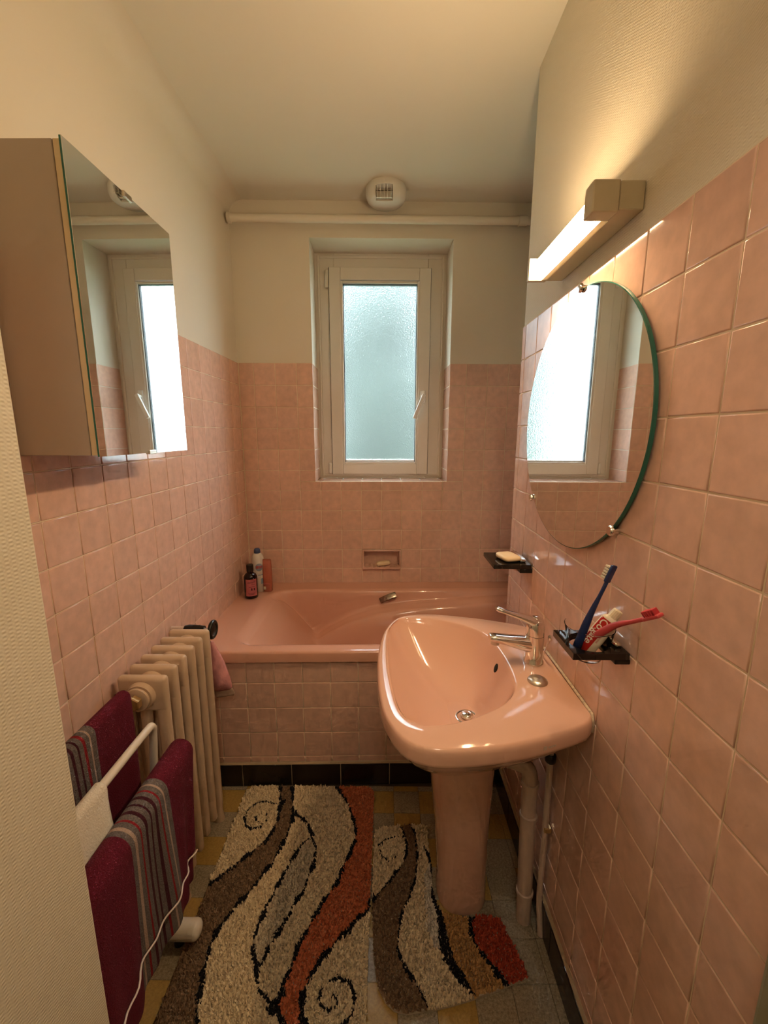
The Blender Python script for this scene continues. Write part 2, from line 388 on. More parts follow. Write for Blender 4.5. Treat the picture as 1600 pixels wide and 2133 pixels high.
# hall behind the viewer
mb = MB(); mb.box(-0.8, 0.9, -1.45, -1.3, 0, HC); struct('wall_hall', mb, 'hallpaint')
hl = thing('hall_lamp', (0.0, -0.35, HC), 'opal glass ceiling globe in the hall outside the bathroom', 'lamp')
mb = MB(hl.location); mb.lathe([(0.06, 0), (0.06, -0.02), (0.03, -0.03)], hl.location, 'z', 28); mb.done('ceiling_rose', 'whiteplastic', hl, True, 40)
mb = MB(hl.location); mb.lathe([(0.03, -0.03)]+[(0.11*math.sin(a), -0.13+0.11*math.cos(a)) for a in [0.28+k*(math.pi-0.28)/16 for k in range(17)]], hl.location, 'z', 32); mb.done('globe', 'hallglobe', hl, True)
# back wall with the window opening (its own frame)
W0, W1, WZ0, WZ1, WD = 0.303, 1.013, 1.171, 2.368, 0.20       # opening in wall coordinates
def bbox(mb, x0, x1, y0, y1, z0, z1, bev=0): mb.box(x0, x1, y0, y1, z0, z1, bev=bev, mx=RB)
mb = MB()
bbox(mb, -0.3, W0, 0.004, 0.32, 0, HC); bbox(mb, W1, 1.9, 0.004, 0.32, 0, HC)
bbox(mb, W0, W1, 0.004, 0.32, WZ1, HC); bbox(mb, W0, W1, 0.004, 0.32, 0.792, WZ0-0.004); bbox(mb, W0, W1, 0.004, 0.32, 0, 0.682)
bbox(mb, W0, 5*S, 0.004, 0.32, 0.682, 0.792); bbox(mb, 7*S, W1, 0.004, 0.32, 0.682, 0.792); bbox(mb, 5*S, 7*S, 0.055, 0.32, 0.682, 0.792)
wb = struct('wall_back', mb, 'paint')
mb = MB(); nx0, nx1, nz0, nz1 = 5*S, 7*S, 0.682, 0.792
ZRW = ZT
for a, b, c, d in ((-0.1, W0, 0.5, ZT), (W1, 1.6, 0.5, ZT), (W0, W1, nz1, WZ0), (W0, nx0, 0.5, nz1), (nx1, W1, 0.5, nz1), (nx0, nx1, 0.5, nz0)):
    bbox(mb, a, b, 0.0016, 0.02, c, d)
mb.done('grout', 'grout', wb)
FB = RB @ frame((0, 0.006, 0), (1, 0, 0), (0, 0, 1))
assert FB.col[2].y < -0.9
tile_field(wb, FB, 0, ZT-S*17, -0.075, 1.56, 0.57, ZT, holes=((W0, W1, WZ0, 3), (nx0, nx1, nz0, nz1)))
# reveal tiles left, right and the sill
FRL = RB @ frame((W0-0.005, 0, 0), (0, 1, 0), (0, 0, 1)); FRR = RB @ frame((W1+0.005, 0, 0), (0, -1, 0), (0, 0, 1))
for j in range(6):
    z1 = ZT-j*S; z0 = max(z1-S, WZ0)
    put_tile(TILE, (0.108, 0.108), wb, FRL, 0.002, WD-0.01, z0, z1); put_tile(TILE, (0.108, 0.108), wb, FRR, -WD+0.01, -0.002, z0, z1)
FRS = RB @ frame((0, 0, WZ0-0.006), (1, 0, 0), (0, 1, 0))
for i in range(2, 10):
    a0, a1 = max(i*S, W0), min((i+1)*S, W1)
    if a1-a0 > 0.01: put_tile(TILE, (0.108, 0.108), wb, FRS, a0, a1, 0.001, WD-0.01)

# floor tiles
FT = {k: tile_mesh('floor_tile_'+k, 0.0985, 0.0985, 0.0045, 0.0006, 'fl_'+k) for k in ('yellow', 'grey')}
for i in range(-8, 5):
    for j in range(-14, 2):
        x0, x1 = max(0.031+i*0.1, XL), min(0.131+i*0.1, XR); y0, y1 = 1.354+j*0.1, min(1.454+j*0.1, 1.478)
        if x1-x0 < 0.01 or y1-y0 < 0.01: continue
        if x1 < XN+0.02 and y1 < YN: continue
        if y1 < 0.0: continue
        grey = (i+j) % 2 == 0
        if x0 > 0.30: grey = random.random() < 0.92
        k = 'grey' if grey else 'yellow'
        put_tile(FT[k], (0.0985, 0.0985), floor, frame((0, 0, -0.0045), (1, 0, 0), (0, 1, 0)), x0, x1, y0, y1, gap=0.001)

# black skirting tiles
BT = tile_mesh('skirting_tile', 0.198, 0.1, 0.009, 0.002, 'black_tile')
br = tag(struct('baseboard_right', (lambda m_: (m_.box(XR-0.0075, XR+0.02, 0.36, YE-0.002, 0, 0.1), m_)[1])(MB()), 'grout_base'))
for i in range(7):
    a0, a1 = max(-YE+0.002+i*0.2, -YE), min(-YE+0.202+i*0.2, -0.385)
    if a1-a0 > 0.01: put_tile(BT, (0.198, 0.1), br, frame((XR-0.002, 0, 0.0005), (0, -1, 0), (0, 0, 1)), a0, a1, 0, 0.1)
bl = struct('baseboard_left', (lambda m_: (m_.box(XL-0.02, XL+0.007, YN, 1.49, 0, 0.1), m_)[1])(MB()), 'grout_base')
for i in range(6):
    a0, a1 = YN+i*0.2, min(YN+0.2+i*0.2, 1.476)
    if a1-a0 > 0.01: put_tile(BT, (0.198, 0.1), bl, frame((XL+0.0015, 0, 0.0005), (0, 1, 0), (0, 0, 1)), a0, a1, 0, 0.1)

# bath front: tiled apron and black skirting, square to the back wall
RP = Matrix.Translation((-0.5499, 1.4815, 0)) @ Matrix.Rotation(math.atan(BA), 4, 'Z')
PX0, PX1 = XL+0.5499+0.002, 1.42
mb = MB(); mb.box(PX0-0.03, PX1, 0.004, 0.04, 0.0, 0.57, mx=RP); wp = struct('wall_bath', mb, 'paint')
mb = MB(); mb.box(PX0-0.03, PX1, 0.0016, 0.02, 0.1, 0.568, mx=RP); mb.done('grout', 'grout', wp)
FP = RP @ frame((0, 0.006, 0), (1, 0, 0), (0, 0, 1))
tile_field(wp, FP, 0, 0.571-S*6, PX0, PX1, 0.106, 0.568)
bb = struct('baseboard_bath', (lambda m_: (m_.box(PX0-0.03, PX1, -0.0075, 0.02, 0, 0.1, mx=RP), m_)[1])(MB()), 'grout_base')
for i in range(-2, 8):
    a0, a1 = max(-0.036+i*0.2, PX0), min(0.164+i*0.2, PX1)
    if a1-a0 > 0.01: put_tile(BT, (0.198, 0.1), bb, RP @ frame((0, -0.001, 0.0005), (1, 0, 0), (0, 0, 1)), a0, a1, 0, 0.1, gap=0.003)

# grey-green door lining at the right edge
mb = MB(); mb.box(0.441, XR+0.01, 0.30, 0.385, 0, 2.2, bev=0.006); struct('trim_2', mb, 'frame_green')

# ------------------------------------------------------------------ window
wy = 0.185                                   # front of the fixed frame in wall coords
win = bpy.data.objects.new('window_1', None); COL.objects.link(win); win['kind'] = 'structure'
win.location = bk(0.658, wy, WZ0)
win['label'] = 'white framed frosted window set deep in the tiled back wall'
bpy.context.view_layer.update()
def wpart(name, mb, m, parent=win, smooth=False, ang=None):
    o = mb.done(name, m, None, smooth, ang); o.parent = parent
    o.matrix_parent_inverse = parent.matrix_world.inverted() if parent is win else Matrix()
    return o
def ring(mb, x0, x1, z0, z1, wd, y0, y1, bev=0.003):
    for a, b, c, d in ((x0, x0+wd, z0, z1), (x1-wd, x1, z0, z1), (x0+wd, x1-wd, z0, z0+wd), (x0+wd, x1-wd, z1-wd, z1)):
        mb.box(a, b, y0, y1, c, d, bev=bev, mx=RB)
mb = MB(); ring(mb, W0-0.004, W1+0.004, WZ0, WZ1+0.004, 0.105, wy, wy+0.05); wpart('frame', mb, 'pvc')
mb = MB(); ring(mb, W0+0.014, W1-0.014, WZ0+0.012, WZ1-0.012, 0.012, wy-0.006, wy+0.002, bev=0.002); wpart('cover_strip', mb, 'pvc')
mb = MB()
sx0, sx1, sz0, sz1 = 0.378, 0.926, 1.195, 2.296
ring(mb, sx0, sx1, sz0, sz1, 0.062, wy-0.018, wy+0.03, bev=0.004); sash = wpart('sash', mb, 'pvc')
mb = MB(); ring(mb, sx0-0.003, sx1+0.003, sz0-0.003, sz1+0.003, 0.006, wy-0.0015, wy+0.01, bev=0.0); wpart('sash_shadow_line', mb, 'pvcgap')  # dark strip painted in for the shadow gap round the sash
gx0, gx1, gz0, gz1 = 0.455, 0.851, 1.266, 2.215
mb = MB(); ring(mb, gx0-0.016, gx1+0.016, gz0-0.012, gz1+0.016, 0.013, wy-0.014, wy+0.02, bev=0.003); o = wpart('glazing_bead', mb, 'pvc')
mb = MB(); ring(mb, gx0-0.004, gx1+0.004, gz0-0.004, gz1+0.005, 0.005, wy-0.006, wy+0.02, bev=0.0); o = wpart('gasket', mb, 'pvcgap')
mb = MB(); mb.box(gx0, gx1, wy+0.004, wy+0.010, gz0, gz1, mx=RB); wpart('pane', mb, 'frosted')
hx, hz = 0.893, 1.63
mb = MB(); mb.box(hx-0.014, hx+0.014, wy-0.027, wy-0.017, hz-0.035, hz+0.035, bev=0.004, mx=RB)
mb.lathe([(0.011, 0), (0.011, 0.035)], bk(hx, wy-0.02, hz), axis=(Vector((1, 0, 0)), Vector((0, 0, 1)), RB.to_3x3() @ Vector((0, -1, 0))), n=16)
hd = Vector((-0.047, 0, -0.113)); rm = RB @ Matrix.Translation((hx, wy-0.052, hz)) @ Matrix.Rotation(math.atan2(hd.x, -hd.z)*-1, 4, 'Y')
mb.box(-0.011, 0.011, -0.008, 0.008, -0.130, 0.012, bev=0.005, mx=rm); wpart('handle', mb, 'handlewhite', smooth=True, ang=40)
for z0, z1 in ((2.195, 2.285), (1.20, 1.262)):
    mb = MB(); mb.box(sx0-0.022, sx0-0.002, wy-0.016, wy, z0, z1, bev=0.006, mx=RB); wpart('hinge', mb, 'whiteplastic', smooth=True, ang=40)

# ------------------------------------------------------------------ outside
mb = MB((0, 14, -3.2)); mb.box(-30, 30, 3, 40, -3.3, -3.2); tag(struct('ground_outside', mb, 'ground'))
def tree(x, y, r, z0, z1, label):
    t = thing('garden_tree', (x, y, -3.2), label, 'tree')
    mb = MB(t.location); mb.tube([(x, y, -3.2), (x+0.03, y, -1.8), (x, y, z0+0.6)], [0.14, 0.12, 0.08], 10); mb.done('trunk', 'bark', t, True)
    bm = bmesh.new(); n = 40
    for k in range(n):
        h = k/(n-1); a = 2.4*k; rad = r*0.70*min(1.0, 0.45+2.2*h)*(1.0 if h < 0.9 else 0.85)
        c = Vector((math.cos(a)*rad*0.6, math.sin(a)*rad*0.6, z0+(z1-z0)*h+3.2)); n0 = len(bm.verts)
        bmesh.ops.create_icosphere(bm, subdivisions=2, radius=rad*random.uniform(0.75, 0.95), matrix=Matrix.Translation(c)); bm.verts.ensure_lookup_table()
        for q in bm.verts[n0:]: q.co = c+(q.co-c)*random.uniform(0.85, 1.2)
    mb = MB(); mb.bm(bm); mb.done('crown', 'leaf', t)
tree(-0.07, 4.6, 0.92, -2.2, 2.92, 'slim green tree blurred behind the frosted window pane')

# ------------------------------------------------------------------ pipe under the ceiling and vent
pz, py = 2.424, -0.055
p0, p1 = bk(-0.07, py, pz), bk(1.62, py, pz)
mb = MB(p0); mb.tube([p0, p0.lerp(p1, 0.5), p1], 0.018, 20); pt = mb.done('ceiling_pipe', 'paint', None, True, 40)
q0, q1 = bk(1.31, py, pz), bk(1.35, py, pz)
mb = MB(p0); mb.tube([q0, q1], 0.023, 20); mb.done('collar', 'paint', pt, True, 40)
for xx in (-0.066, 0.66):
    mb = MB(p0); c0 = bk(xx+0.0, py, pz+0.0); mb.box(c0.x-0.007, c0.x+0.007, c0.y-0.02, c0.y+0.06, pz-0.02, pz+0.02) if xx > 0 else mb.tube([bk(xx, py, pz), bk(xx+0.012, py, pz)], 0.024, 20)
    if xx < 0: mb.done('wall_collar', 'paint', pt, True, 40)
tag(pt, 'cream painted pipe running along the back wall under the ceiling', 'pipe')

vc = Vector((-0.008, 2.145, HC)); vr = 0.092
vt = thing('ceiling_vent', vc, 'round white plastic air vent with slatted opening on the ceiling', 'vent')
prof = [(vr*0.97, 0.0), (vr, -0.006), (vr, -0.03), (vr*0.98, -0.040), (vr*0.93, -0.051), (vr*0.82, -0.061), (vr*0.62, -0.068), (vr*0.3, -0.0715), (0.0, -0.072)]
def solid(prof, n=48):
    mb = MB(); mb.lathe(prof, (0, 0, 0), 'z', n); return mb
dome = solid(prof).done('housing', 'whiteplastic', None, True, 50); dome.parent = vt
cut = (lambda m_: (m_.box(-0.045, 0.030, -0.13, -0.035, -0.12, -0.028), m_)[1])(MB()).done('cut', 'dark')
cut.parent = vt
bo = dome.modifiers.new('opening', 'BOOLEAN'); bo.operation = 'DIFFERENCE'; bo.object = cut; bo.solver = 'EXACT'
bpy.context.view_layer.update(); dg = bpy.context.evaluated_depsgraph_get()
me2 = bpy.data.meshes.new_from_object(dome.evaluated_get(dg)); dome.modifiers.clear(); dome.data = me2
bpy.data.objects.remove(cut)
mb = MB(); mb.box(-0.0445, 0.0295, -0.052, -0.036, -0.064, -0.0285, bev=0.002); mb.done('shutter', 'dullchrome', vt)
for k in range(5):
    x = -0.039+k*0.0155
    mb = MB(); mb.box(x-0.001, x+0.001, -0.0885, -0.040, -0.0640, -0.0625); mb.box(x-0.001, x+0.001, -0.089, -0.087, -0.0640, -0.0285); mb.done('slat', 'whiteplastic', vt)
mb = MB(); mb.box(-0.0445, 0.0295, -0.0865, -0.0855, -0.054, -0.0525); mb.done('crossbar', 'dark', vt)

# ------------------------------------------------------------------ medicine cabinet (left wall)
cy0, cy1, cz0, cz1, cxf = 0.868, 1.243, 1.379, 1.955, -0.594
cb = thing('medicine_cabinet', (XL, (cy0+cy1)/2, cz0), 'beige wall cabinet with mirrored door hung above the radiator', 'cabinet')
org = cb.location
mb = MB(org); mb.box(XL+0.001, cxf-0.021, cy0, cy1, cz0, cz1, bev=0.0015); mb.done('body', 'cream_metal', cb)
mb = MB(org); mb.box(cxf-0.0195, cxf-0.005, cy0+0.0005, cy1-0.0005, cz0, cz1, bev=0.0015); door = mb.done('door', 'cream_edge', cb)
mb = MB(org); mb.box(cxf-0.0048, cxf-0.0008, cy0-0.003, cy1+0.004, cz0-0.002, cz1+0.003); mb.done('mirror_backing', 'glassedge', door)
mb = MB(org); mb.box(cxf-0.0008, cxf, cy0-0.003, cy1+0.004, cz0-0.002, cz1+0.003); mb.done('mirror', 'mirror', door)
for z0, z1 in ((cz1-0.006, cz1+0.006), (cz0-0.005, cz0+0.005)):
    mb = MB(org); mb.box(cxf-0.008, cxf+0.003, 1.045, 1.075, z0, z1, bev=0.001); mb.done('clip', 'dullchrome', door)

# ------------------------------------------------------------------ round mirror (right wall)
my, mz, ma, mbb = 1.047, 1.4505, 0.3205, 0.3045
mr = thing('oval_mirror', (XR, my, mz), 'frameless oval mirror with metal clips above the pink sink', 'mirror')
def disc(mb, x0, x1, k0=1.0, n=128):
    A = [(x0, my+ma*k0*math.cos(2*math.pi*k/n), mz+mbb*k0*math.sin(2*math.pi*k/n)) for k in range(n)]
    B = [(x1, p[1], p[2]) for p in A]; mb.loft([A, B])
mb = MB(mr.location); disc(mb, XR-0.0045, XR-0.0115); o = mb.done('glass_body', 'glassedge', mr, True, 40)
mb = MB(mr.location); disc(mb, XR-0.0115, XR-0.0122, 0.994); mb.done('mirror_face', 'mirror', mr, True, 40)
for (yy, zz) in ((1.044, 1.757), (1.279, 1.232), (0.812, 1.236)):
    mb = MB(mr.location)
    mb.lathe([(0.0065, 0), (0.0065, -0.013), (0.0105, -0.013), (0.0105, -0.017), (0.0085, -0.020), (0.0, -0.0205)], (XR-0.0005, yy, zz), 'x', 20); mb.done('clip', 'chrome', mr, True, 35)

# ------------------------------------------------------------------ lamp over the mirror
ly0, ly1, lx, lz0, lz1 = 0.847, 1.208, 0.371, 1.822, 1.876
la = thing('mirror_lamp', (XR, (ly0+ly1)/2, lz0), 'lit ivory strip lamp on the wall above the oval mirror', 'lamp')
mb = MB(la.location); mb.box(XR-0.042, XR+0.003, ly0+0.0005, ly1-0.0005, lz0+0.004, lz1-0.002, bev=0.002); mb.done('base', 'lampbody', la)
for a, b in ((ly0, ly0+0.036), (ly1-0.016, ly1)):
    mb = MB(la.location); mb.box(lx, XR-0.0425, a, b, lz0, lz1, bev=0.0025); mb.done('end_cap', 'lampbody', la)
mb = MB(la.location); mb.tube([(lx+0.024, ly0+0.0365, 1.850), (lx+0.024, ly0+0.046, 1.850), (lx+0.024, ly1-0.026, 1.850), (lx+0.024, ly1-0.0165, 1.850)], [0.011, 0.0175, 0.0175, 0.011], 24)
mb.done('tube', 'tube', la, True, 50)
mb = MB(la.location)
mb.box(lx+0.034, XR-0.043, ly0+0.0365, ly1-0.0165, lz0+0.0005, lz0+0.0025); mb.done('bottom_cover', 'opal', la)
mb = MB(la.location)
mb.box(XR-0.046, XR-0.0425, ly0+0.0365, ly1-0.0165, lz0+0.003, lz1-0.003); mb.done('reflector', 'whiteplastic', la)
mb = MB(la.location); mb.box(lx+0.026, XR-0.041, ly0+0.0365, ly1-0.0165, lz1-0.0035, lz1-0.0015); mb.done('top_cover', 'opal', la)

# ------------------------------------------------------------------ pedestal sink
sk = thing('pedestal_sink', (0.235, 1.085, 0), 'pink ceramic pedestal sink against the tiled right wall', 'sink')
SO = sk.location
outer = [(.4612, .826), (.430, .797), (.346, .763), (.240, .733), (.144, .720), (.082, .7235), (.037, .747), (.004, .803), (-.015, .878), (-.0255, 1.011), (-.022, 1.137), (-.004, 1.249), (.034, 1.327), (.089, 1.356), (.171, 1.358), (.301, 1.330), (.398, 1.296), (.4612, 1.266)]
inner = [(.0143, 1.281), (.036, 1.309), (.0709, 1.3225), (.1398, 1.3176), (.2153, 1.290), (.2844, 1.243), (.316, 1.1786), (.328, 1.0878), (.3293, 1.0163), (.3227, .9461), (.306, .9079), (.278, .8722), (.2368, .8441), (.1774, .8123), (.1237, .797), (.0726, .795), (.040, .820), (.0203, .893), (.0057, 1.0282), (.0038, 1.1753)]
SC = Vector((0.19, 1.045, 0)); NS = 112
def polar(poly, sm):
    P = [Vector((x, y, 0)) for x, y in poly]
    if sm: P = spline(P, 10, True)
    out = []
    for k in range(NS):
        a = 2*math.pi*k/NS; d = Vector((math.cos(a), math.sin(a), 0)); best = 1e9
        for i in range(len(P)):
            p, q = P[i]-SC, P[(i+1) % len(P)]-SC; e = q-p; den = d.x*e.y-d.y*e.x
            if abs(den) < 1e-9: continue
            t = (p.x*e.y-p.y*e.x)/den; s_ = (p.x*d.y-p.y*d.x)/den
            if t > 0 and -1e-6 <= s_ <= 1+1e-6: best = min(best, t)
        out.append(best)
    return np.array(out)
sp_o = spline([Vector((x, y, 0)) for x, y in outer], 8)
ro = polar([(p.x, p.y) for p in sp_o], False); ri = polar(inner, True)
for _ in range(3): ri = (np.roll(ri, 1)+2*ri+np.roll(ri, -1))/4
TH = np.arange(NS)*2*math.pi/NS
def rg(r, z, c=SC): return [(c.x+a*math.cos(t), c.y+a*math.sin(t), z) for a, t in zip(r, TH)]
def clampx(R_, xm=0.4612): return [(min(p[0], xm), p[1], p[2]) for p in R_]
DR = Vector((0.222, 1.025, 0))
under = [clampx(rg(ro*f, z)) for f, z in ((0.30, 0.60), (0.46, 0.61), (0.60, 0.635), (0.74, 0.68), (0.86, 0.72), (0.925, 0.748), (0.955, 0.764))]
rim = [clampx(rg(ro-0.006, 0.7685)), clampx(rg(ro-0.001, 0.7725)), clampx(rg(ro, 0.780)), clampx(rg(ro, 0.797)), clampx(rg(ro-0.002, 0.8045)), clampx(rg(ro-0.005, 0.8100)), clampx(rg(ro-0.009, 0.8122))]
top = [rg(np.minimum(ri+0.007, ro-0.012), 0.8128), rg(np.minimum(ri+0.003, ro-0.016), 0.8122), rg(ri, 0.8095), rg(ri-0.003, 0.803)]
bowl = []
zf = lambda t: 0.803-0.148*(1-(1-t)**2.3)
for t in (0.03, 0.07, 0.12, 0.18, 0.25, 0.33, 0.42, 0.52, 0.62, 0.72, 0.82, 0.90):
    bowl.append([(p[0]+(DR.x-p[0])*t, p[1]+(DR.y-p[1])*t, zf(t)) for p in rg(ri-0.003, 0)])
mb = MB(SO); mb.loft(under+rim+top+bowl, True, True); basin = mb.done('basin', 'ceramic', sk, True, 70)
# pedestal
def drr(cx, cy, hx, hy, z, n=40, e=2.6):
    return [(cx+hx*math.copysign(abs(math.cos(a))**(2/e), math.cos(a)), cy+hy*math.copysign(abs(math.sin(a))**(2/e), math.sin(a)), z) for a in [2*math.pi*k/n for k in range(n)]]
mb = MB(SO)
mb.loft([drr(.237, 1.095, .076, .083, 0.0), drr(.237, 1.095, .078, .085, .012), drr(.237, 1.094, .077, .083, .035), drr(.236, 1.09, .075, .081, .09), drr(.231, 1.085, .080, .084, .25), drr(.221, 1.075, .091, .092, .45), drr(.212, 1.062, .102, .100, .60), drr(.208, 1.058, .112, .108, .66)], True, True)
mb.done('pedestal', 'ceramic', sk, True, 60)
# drain, stopper, overflow, hole covers, sealant, maker's mark
zd = zf(0.90)
mb = MB(SO); mb.lathe([(0.018, 0), (0.026, 0.0005), (0.029, 0.003), (0.031, 0.0055), (0.029, 0.0065), (0.0235, 0.005), (0.021, 0.001), (0.0, 0.001)], (DR.x, DR.y, zd-0.001), 'z', 36); dr = mb.done('drain', 'chrome', sk, True, 50)
mb = MB(SO); mb.lathe([(0.010, 0), (0.016, 0.003), (0.0175, 0.007), (0.016, 0.010), (0.010, 0.0125), (0.0, 0.0135)], (DR.x, DR.y, zd+0.003), 'z', 32); mb.done('stopper', 'chrome', dr, True, 50)
ofm = frame((0.3135, 1.090, 0.768), (0, -1, 0), (0.35, 0, 1)); mb = MB(SO)
mb.loft([[ofm @ Vector((0.0100*k_*math.cos(a), 0.0130*k_*math.sin(a), h_)) for a in [2*math.pi*k/24 for k in range(24)]] for k_, h_ in ((1.0, -0.012), (1.0, 0.0015), (0.9, 0.002))]); mb.done('overflow', 'dark', sk, True, 40)
for (x, y) in ((0.381, 0.956), (0.381, 1.155)):
    mb = MB(SO); mb.lathe([(0.0245, 0), (0.0245, 0.003), (0.022, 0.0065), (0.014, 0.009), (0.0, 0.010)], (x, y, 0.8122), 'z', 32); mb.done('hole_cover', 'dullchrome', sk, True, 50)
mb = MB(SO); mb.tube([(0.4580, .823, .775), (0.4580, .824, .800), (0.4580, .832, .8135), (0.4580, 1.0, .8145), (0.4580, 1.26, .8135)], 0.0035, 10); mb.done('sealant', 'sealant', sk, True)
# small maker's mark on the near side of the rim
i0 = min(range(NS), key=lambda k: abs(SC.x+ro[k]*math.cos(TH[k])-0.335)+(0 if math.sin(TH[k]) < 0 else 9))
pA = Vector((SC.x+ro[i0]*math.cos(TH[i0]), SC.y+ro[i0]*math.sin(TH[i0]), .788)); pB = Vector((SC.x+ro[i0+1]*math.cos(TH[i0+1]), SC.y+ro[i0+1]*math.sin(TH[i0+1]), .788))
tg = (pB-pA).normalized(); fm = frame(pA, tg, (0, 0, 1))
mb = MB(SO); mb.box(-0.004, 0.004, -0.0045, 0.0045, -0.002, 0.0006, mx=fm)
for k in range(4): mb.box(0.008+k*0.005, 0.0115+k*0.005, -0.002, 0.0025, -0.002, 0.0004, mx=fm)
mb.done('maker_mark', 'greypipe', sk)
# mixer tap
tx, ty = 0.402, 1.049
mb = MB(SO)
mb.lathe([(0.0265, 0.8125), (0.0265, 0.818), (0.0235, 0.822), (0.0232, 0.845), (0.0240, 0.865), (0.0248, 0.890), (0.0246, 0.8935)], (tx, ty, 0), 'z', 36); tap = mb.done('mixer_tap', 'chrome', sk, True, 50)
def orect(c, d, wdt, hgt, n=20, e=3.0):
    d = Vector(d).normalized(); sd = d.cross(Vector((0, 0, 1))).normalized(); u_ = sd.cross(d)
    return [Vector(c)+sd*wdt*math.copysign(abs(math.cos(a))**(2/e), math.cos(a))+u_*hgt*math.copysign(abs(math.sin(a))**(2/e), math.sin(a)) for a in [2*math.pi*k/n for k in range(n)]]
dsp = (-1, 0, 0.12)
mb = MB(SO); mb.loft([orect((tx-0.004, ty, .864), dsp, .021, .023), orect((tx-0.03, ty, .868), dsp, .0195, .019), orect((tx-.07, ty, .876), dsp, .0175, .013), orect((tx-.105, ty, .8825), dsp, .0165, .0105), orect((tx-.120, ty, .8845), dsp, .0155, .009), orect((tx-.123, ty, .885), dsp, .013, .007)]); mb.done('spout', 'chrome', tap, True, 50)
mb = MB(SO); mb.lathe([(0.011, 0), (0.0115, -0.010), (0.009, -0.0105), (0.0, -0.009)], (tx-.107, ty, .875), 'z', 24); mb.done('aerator', 'dullchrome', tap, True, 40)
dl = (-1, 0, 0.32)
mb = MB(SO)
mb.lathe([(0.0246, 0.8945), (0.0246, 0.912), (0.0235, 0.926), (0.019, 0.938), (0.010, 0.944), (0.0, 0.945)], (tx, ty, 0), 'z', 36)
mb.loft([orect((tx+0.004, ty, .928), dl, .021, .014), orect((tx-.02, ty, .936), dl, .0195, .010), orect((tx-.05, ty, .947), dl, .0145, .0065), orect((tx-.085, ty, .9585), dl, .0115, .0055), orect((tx-.103, ty, .9655), dl, .0115, .0065), orect((tx-.110, ty, .9675), dl, .008, .004)]); mb.done('lever', 'chrome', tap, True, 50)
mb = MB(SO); mb.tube([(.437, 1.074, .812), (.437, 1.045, .868), (.437, 1.034, .889)], 0.0025, 10); mb.lathe([(0.0, -0.002), (0.0055, 0), (0.0065, 0.006), (0.005, 0.011), (0.0, 0.013)], (.437, 1.033, .886), 'z', 16); mb.done('pop_up_rod', 'chrome', tap, True, 40)

# pipes under the sink
mb = MB((0.42, 1.0, 0))
wa_pts = spline([(.322, 1.038, .520), (.355, 1.030, .520), (.390, 1.014, .513), (.402, 1.010, .480), (.404, 1.010, .40), (.408, 1.008, .20), (.412, 1.004, .002)], 6)
mb.tube(wa_pts, 0.0215, 18); wpipe = mb.done('waste_pipe', 'greypipe', None, True, 60)
for z in (0.465, 0.36, 0.10):
    mb = MB((0.42, 1.0, 0)); xx = 0.402+0.0095*(0.54-z)/0.54; yy = 1.010-0.006*(0.54-z)/0.54
    mb.lathe([(0.022, -0.006), (0.0245, -0.004), (0.0245, 0.006), (0.022, 0.008)], (xx, yy, z), 'z', 20); mb.done('coupling', 'greypipe', wpipe, True, 40)
tag(wpipe, 'thick painted waste pipe behind the sink pedestal', 'pipe')
mb = MB((0.445, .985, 0)); mb.tube(spline([(.442, .985, .62), (.444, .985, .50), (.446, .986, .30), (.444, .982, .12), (.445, .972, .06), (.448, .962, .002)], 6), 0.0085, 14); spipe = mb.done('supply_pipe', 'greypipe', None, True, 60)
mb = MB((0.445, .985, 0)); mb.lathe([(0.011, 0), (0.014, 0.004), (0.014, 0.022), (0.011, 0.026)], (.4435, .985, .555), 'z', 18); mb.done('valve_nut', 'blackplastic', spipe, True, 40)
mb = MB((0.445, .985, 0)); mb.box(.440, XR-0.002, .975, .995, .335, .350, bev=0.002); mb.done('pipe_clip', 'brass', spipe)
tag(spipe, 'thin painted water pipe beside the thick waste pipe', 'pipe')

# ------------------------------------------------------------------ glass shelf holders on the right wall
def holder(name, label, cat, y0, y1, x0, z, th, hole=None):
    t = thing(name, (XR, (y0+y1)/2, z), label, cat); og = t.location
    mb = MB(og)
    if hole is None:
        mb.box(x0, XR-0.004, y0, y1, z-th, z, bev=0.002)
    else:
        hx_, hy_, hr = hole; n = 48; o_ = []; i_ = []
        for k in range(n):
            a = 2*math.pi*k/n; c, s_ = math.cos(a), math.sin(a)
            tx_ = min((XR-0.004-hx_)/c if c > 1e-6 else 1e9, (x0-hx_)/c if c < -1e-6 else 1e9, (y1-hy_)/s_ if s_ > 1e-6 else 1e9, (y0-hy_)/s_ if s_ < -1e-6 else 1e9)
            o_.append((hx_+c*tx_, hy_+s_*tx_)); i_.append((hx_+c*hr, hy_+s_*hr))
        # snap the closest samples to the true corners
        for cx_, cy_ in ((x0, y0), (x0, y1), (XR-0.004, y0), (XR-0.004, y1)):
            k = min(range(n), key=lambda q: (o_[q][0]-cx_)**2+(o_[q][1]-cy_)**2); o_[k] = (cx_, cy_)
        rings = [[(p[0], p[1], z) for p in i_], [(p[0], p[1], z) for p in o_], [(p[0], p[1], z-th) for p in o_], [(p[0], p[1], z-th) for p in i_]]
        mb.loft(rings+[rings[0]], False, False)
    pl = mb.done('plate', 'smoked', t)
    return t
sd = holder('soap_shelf', 'smoked glass soap shelf with bright metal bar beyond the oval mirror', 'soap dish', 1.262, 1.405, 0.338, 1.020, 0.014)
mb = MB(sd.location); mb.box(XR-0.034, XR-0.014, 1.285, 1.390, 1.0205, 1.031, bev=0.004); mb.done('metal_bar', 'chrome', sd, True, 40)
mb = MB(sd.location); mb.box(XR-0.040, XR-0.0005, 1.264, 1.403, 0.992, 1.0058, bev=0.002); mb.done('wall_bracket', 'blackplastic', sd)
